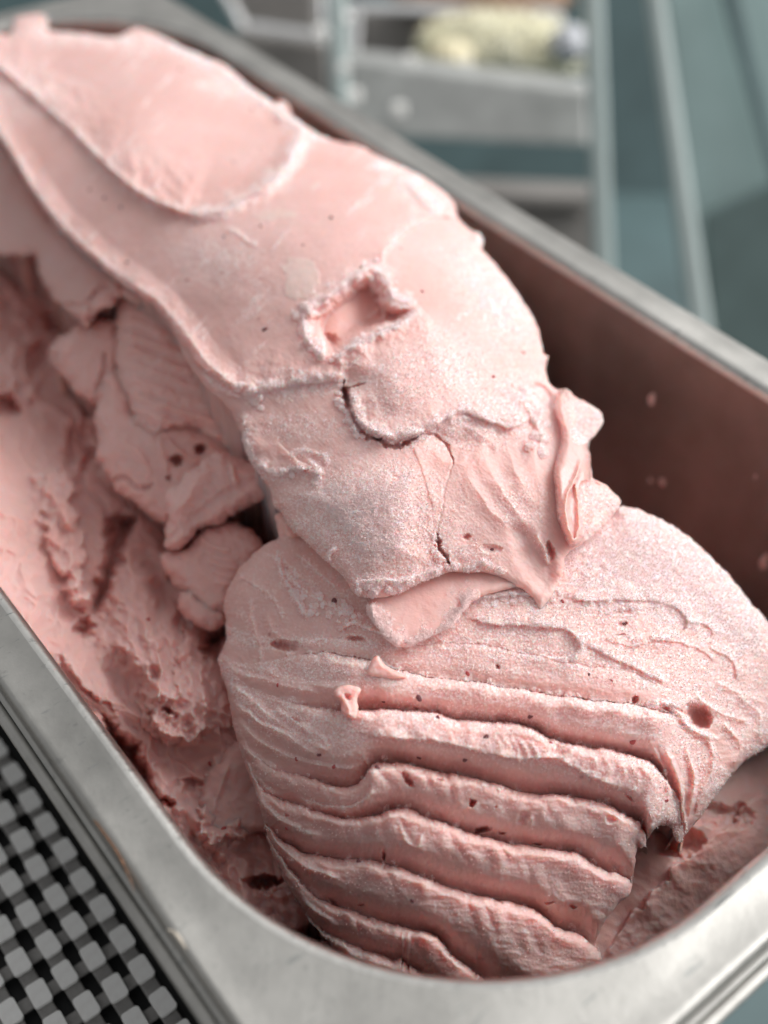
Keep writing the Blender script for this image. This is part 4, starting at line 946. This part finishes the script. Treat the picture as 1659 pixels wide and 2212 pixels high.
case = empty('display_case', at_t(1150, 300, 80), 'blurred teal gelato display case behind the pan, with steel shelf and clear uprights', 'display case')
slabq('front_panel', [(745, 128), (1275, 196), (1275, 318), (735, 290)], 78, 2, SHELF, case)
slabq('shelf_edge', [(900, 410), (1285, 425), (1285, 452), (900, 440)], 74, 2, BROWN, case)
GLINT = plain('glint_white', (.95, .94, .90), .3, var=.03)  # white plates paint in the blurred highlights on the case
for (u, v, r_) in ((765, 210, 16), (862, 240, 15), (885, 132, 13), (694, 72, 15), (742, 150, 12), (1010, 140, 9), (750, 40, 10)):
    slabq('painted_glint', [(u - r_, v - r_ * .7), (u + r_ * .8, v - r_ * .9), (u + r_, v + r_ * .7), (u - r_ * .8, v + r_ * .8)], 71, .5, GLINT, case)
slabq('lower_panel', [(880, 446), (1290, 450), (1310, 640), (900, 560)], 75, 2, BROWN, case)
slabq('clear_upright', [(1262, -60), (1302, -60), (1330, 640), (1285, 620)], 70, 2, PALE, case)
slabq('clear_upright', [(1395, -40), (1432, -40), (1545, 740), (1495, 740)], 66, 2, PALE, case)
slabq('clear_upright', [(705, -40), (745, -40), (752, 260), (720, 220)], 72, 2, PALE, case)
slabq('glass_panel', [(1432, -60), (1900, -60), (1900, 900), (1545, 900)], 85, 1, TEAL, case)
slabq('dark_seam', [(1545, -60), (1585, -60), (1700, 420), (1680, 430)], 83, .6, CASE, case)
slabq('lower_dark_plate', [(1520, 470), (1720, 380), (1760, 900), (1545, 900)], 82, .6, plain('grey_teal', (.10, .15, .145), .4), case)  # darker grey-teal plate over the lower part of the glass panel

def tray(name, q, t, label, contents=None):
    o = empty(name, at_t(sum(p[0] for p in q) / 4, sum(p[1] for p in q) / 4, t), label, 'pan', None)
    (a, b, c, d) = [np.array(p, float) for p in q]
    def lerp4(k0, k1):
        cc = (a + b + c + d) / 4
        return [tuple(p + (cc - p) * k0) for p in (a, b, c, d)]
    inn = [np.array(p) for p in lerp4(.16, 0)]; out = [a, b, c, d]
    for k in range(4):
        k2 = (k + 1) % 4
        slabq('rim', [tuple(out[k]), tuple(out[k2]), tuple(inn[k2]), tuple(inn[k])], t, 1.2, SHINE, o)
    return o, inn
o1, in1 = tray('steel_tray', [(742, 15), (1215, 30), (1235, 165), (735, 130)], 84, 'blurred steel tray of cream coloured gelato in the case behind')
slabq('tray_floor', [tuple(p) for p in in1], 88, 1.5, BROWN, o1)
o2, in2 = tray('steel_tray', [(440, -70), (700, -70), (705, 92), (520, 66)], 90, 'empty blurred steel tray left of the cream gelato tray')
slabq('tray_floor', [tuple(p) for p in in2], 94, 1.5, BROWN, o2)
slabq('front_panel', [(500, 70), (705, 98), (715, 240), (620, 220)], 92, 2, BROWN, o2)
# heap of cream gelato in the far tray
hc = at_t(1075, 110, 84)
cg = empty('cream_gelato', hc, 'blurred heap of cream gelato with brown nut crumble on top, in the steel tray behind', 'ice cream')
bm = bmesh.new(); bmesh.ops.create_icosphere(bm, subdivisions=5, radius=1)
vs = np.array([v.co[:] for v in bm.verts]); nn = 1 + .18 * fbm(vs[:, 0] * 30 + 5 * vs[:, 2], vs[:, 1] * 30 + 7 * vs[:, 2], 12, 4, 500)
Vv = vs * nn[:, None] * np.array((5.9, 3.4, 2.3)); ang = math.atan2(CR[1], CR[0])
Rz = np.array(((math.cos(ang), -math.sin(ang), 0), (math.sin(ang), math.cos(ang), 0), (0, 0, 1)))
Fi = [[v.index for v in f.verts] for f in bm.faces]; bm.free()
mesh_np('cream_heap', Vv @ Rz.T + hc, Fi, CREAM, cg)
hb = at_t(1040, -8, 88); mesh_np('nut_topping', (Vv * np.array((1.15, .8, .62))) @ Rz.T + hb, Fi, NUT, cg)
mesh_np('yellow_swirl', (Vv * np.array((.28, .5, .38))) @ Rz.T + at_t(975, 118, 81.5), Fi, plain('yellow_cream', (.93, .82, .56), .5), cg)
mesh_np('lilac_swirl', (Vv * np.array((.22, .5, .5))) @ Rz.T + at_t(1228, 95, 81.5), Fi, plain('lilac_cream', (.62, .64, .68), .5), cg)
Vn = []; Fn = []
for k in range(160):
    a = random.uniform(-1, 1); b2 = random.uniform(-.1, .9); p = np.array((a * 5.6, .9 + b2 * 2.4, 2.2 * math.sqrt(max(0, 1 - a * a * .8 - b2 * b2 * .5)))) @ Rz.T + hc
    r_ = random.uniform(.15, .4); th = np.linspace(0, 2 * math.pi, 5)[:4]
    base_ = len(Vn); Vn += [p + r_ * np.array((math.cos(x), math.sin(x), -.2)) for x in th] + [p + np.array((0, 0, r_))]
    Fn += [(base_ + i, base_ + (i + 1) % 4, base_ + 4) for i in range(4)]
nc = mesh_np('nut_crumble', np.array(Vn), Fn, NUT, cg, smooth=False); nc['kind'] = 'stuff'
Vn = []; Fn = []
for k in range(420):
    a = random.uniform(-1, 1); b2 = random.uniform(-.95, .5); p = np.array((a * 5.8, b2 * 3.4, 2.3 * math.sqrt(max(0, 1 - a * a * .9 - b2 * b2)))) @ Rz.T + hc
    r_ = random.uniform(.2, .6); th = np.linspace(0, 2 * math.pi, 5)[:4] + random.uniform(0, 2); base_ = len(Vn)
    Vn += [p + r_ * np.array((math.cos(x), math.sin(x) * .5, random.uniform(-.3, .3))) for x in th] + [p + np.array((0, 0, r_))]
    Fn += [(base_ + i, base_ + (i + 1) % 4, base_ + 4) for i in range(4)]
nc = mesh_np('pale_flakes', np.array(Vn), Fn, plain('pale_flake', (.95, .90, .72), .5, var=.1, scale=300), cg, smooth=False); nc['kind'] = 'stuff'
# rail of the cabinet below the near corner
RAIL = steel('rail_steel', (.62, .70, .72), .22, .2)
rl = empty('counter_rail', (4, -19, -2.5), 'polished steel cabinet rail at the lower right corner', 'rail')
for k, (y, z, r_) in enumerate(((-18.35, -1.5, .28), (-19.3, -2.1, .3), (-20.3, -2.6, .35))):
    n = 24; th = np.arange(n) / n * 2 * math.pi; Vv = np.vstack([np.c_[np.full(n, x), y + r_ * np.cos(th), z + r_ * np.sin(th)] for x in (-12, 30)])
    a = np.arange(n); mesh_np('rail_bar', Vv, np.stack([a, np.roll(a, -1), np.roll(a, -1) + n, a + n], 1), RAIL, rl)
ct = box('counter', (-40, -40, -7.9), (-7.62, 40, -6.92), BROWN); tagp(ct, kind='structure')
print('pads', npad, 'polys', sum(len(o.data.polygons) for o in sc.objects if o.type == 'MESH'))
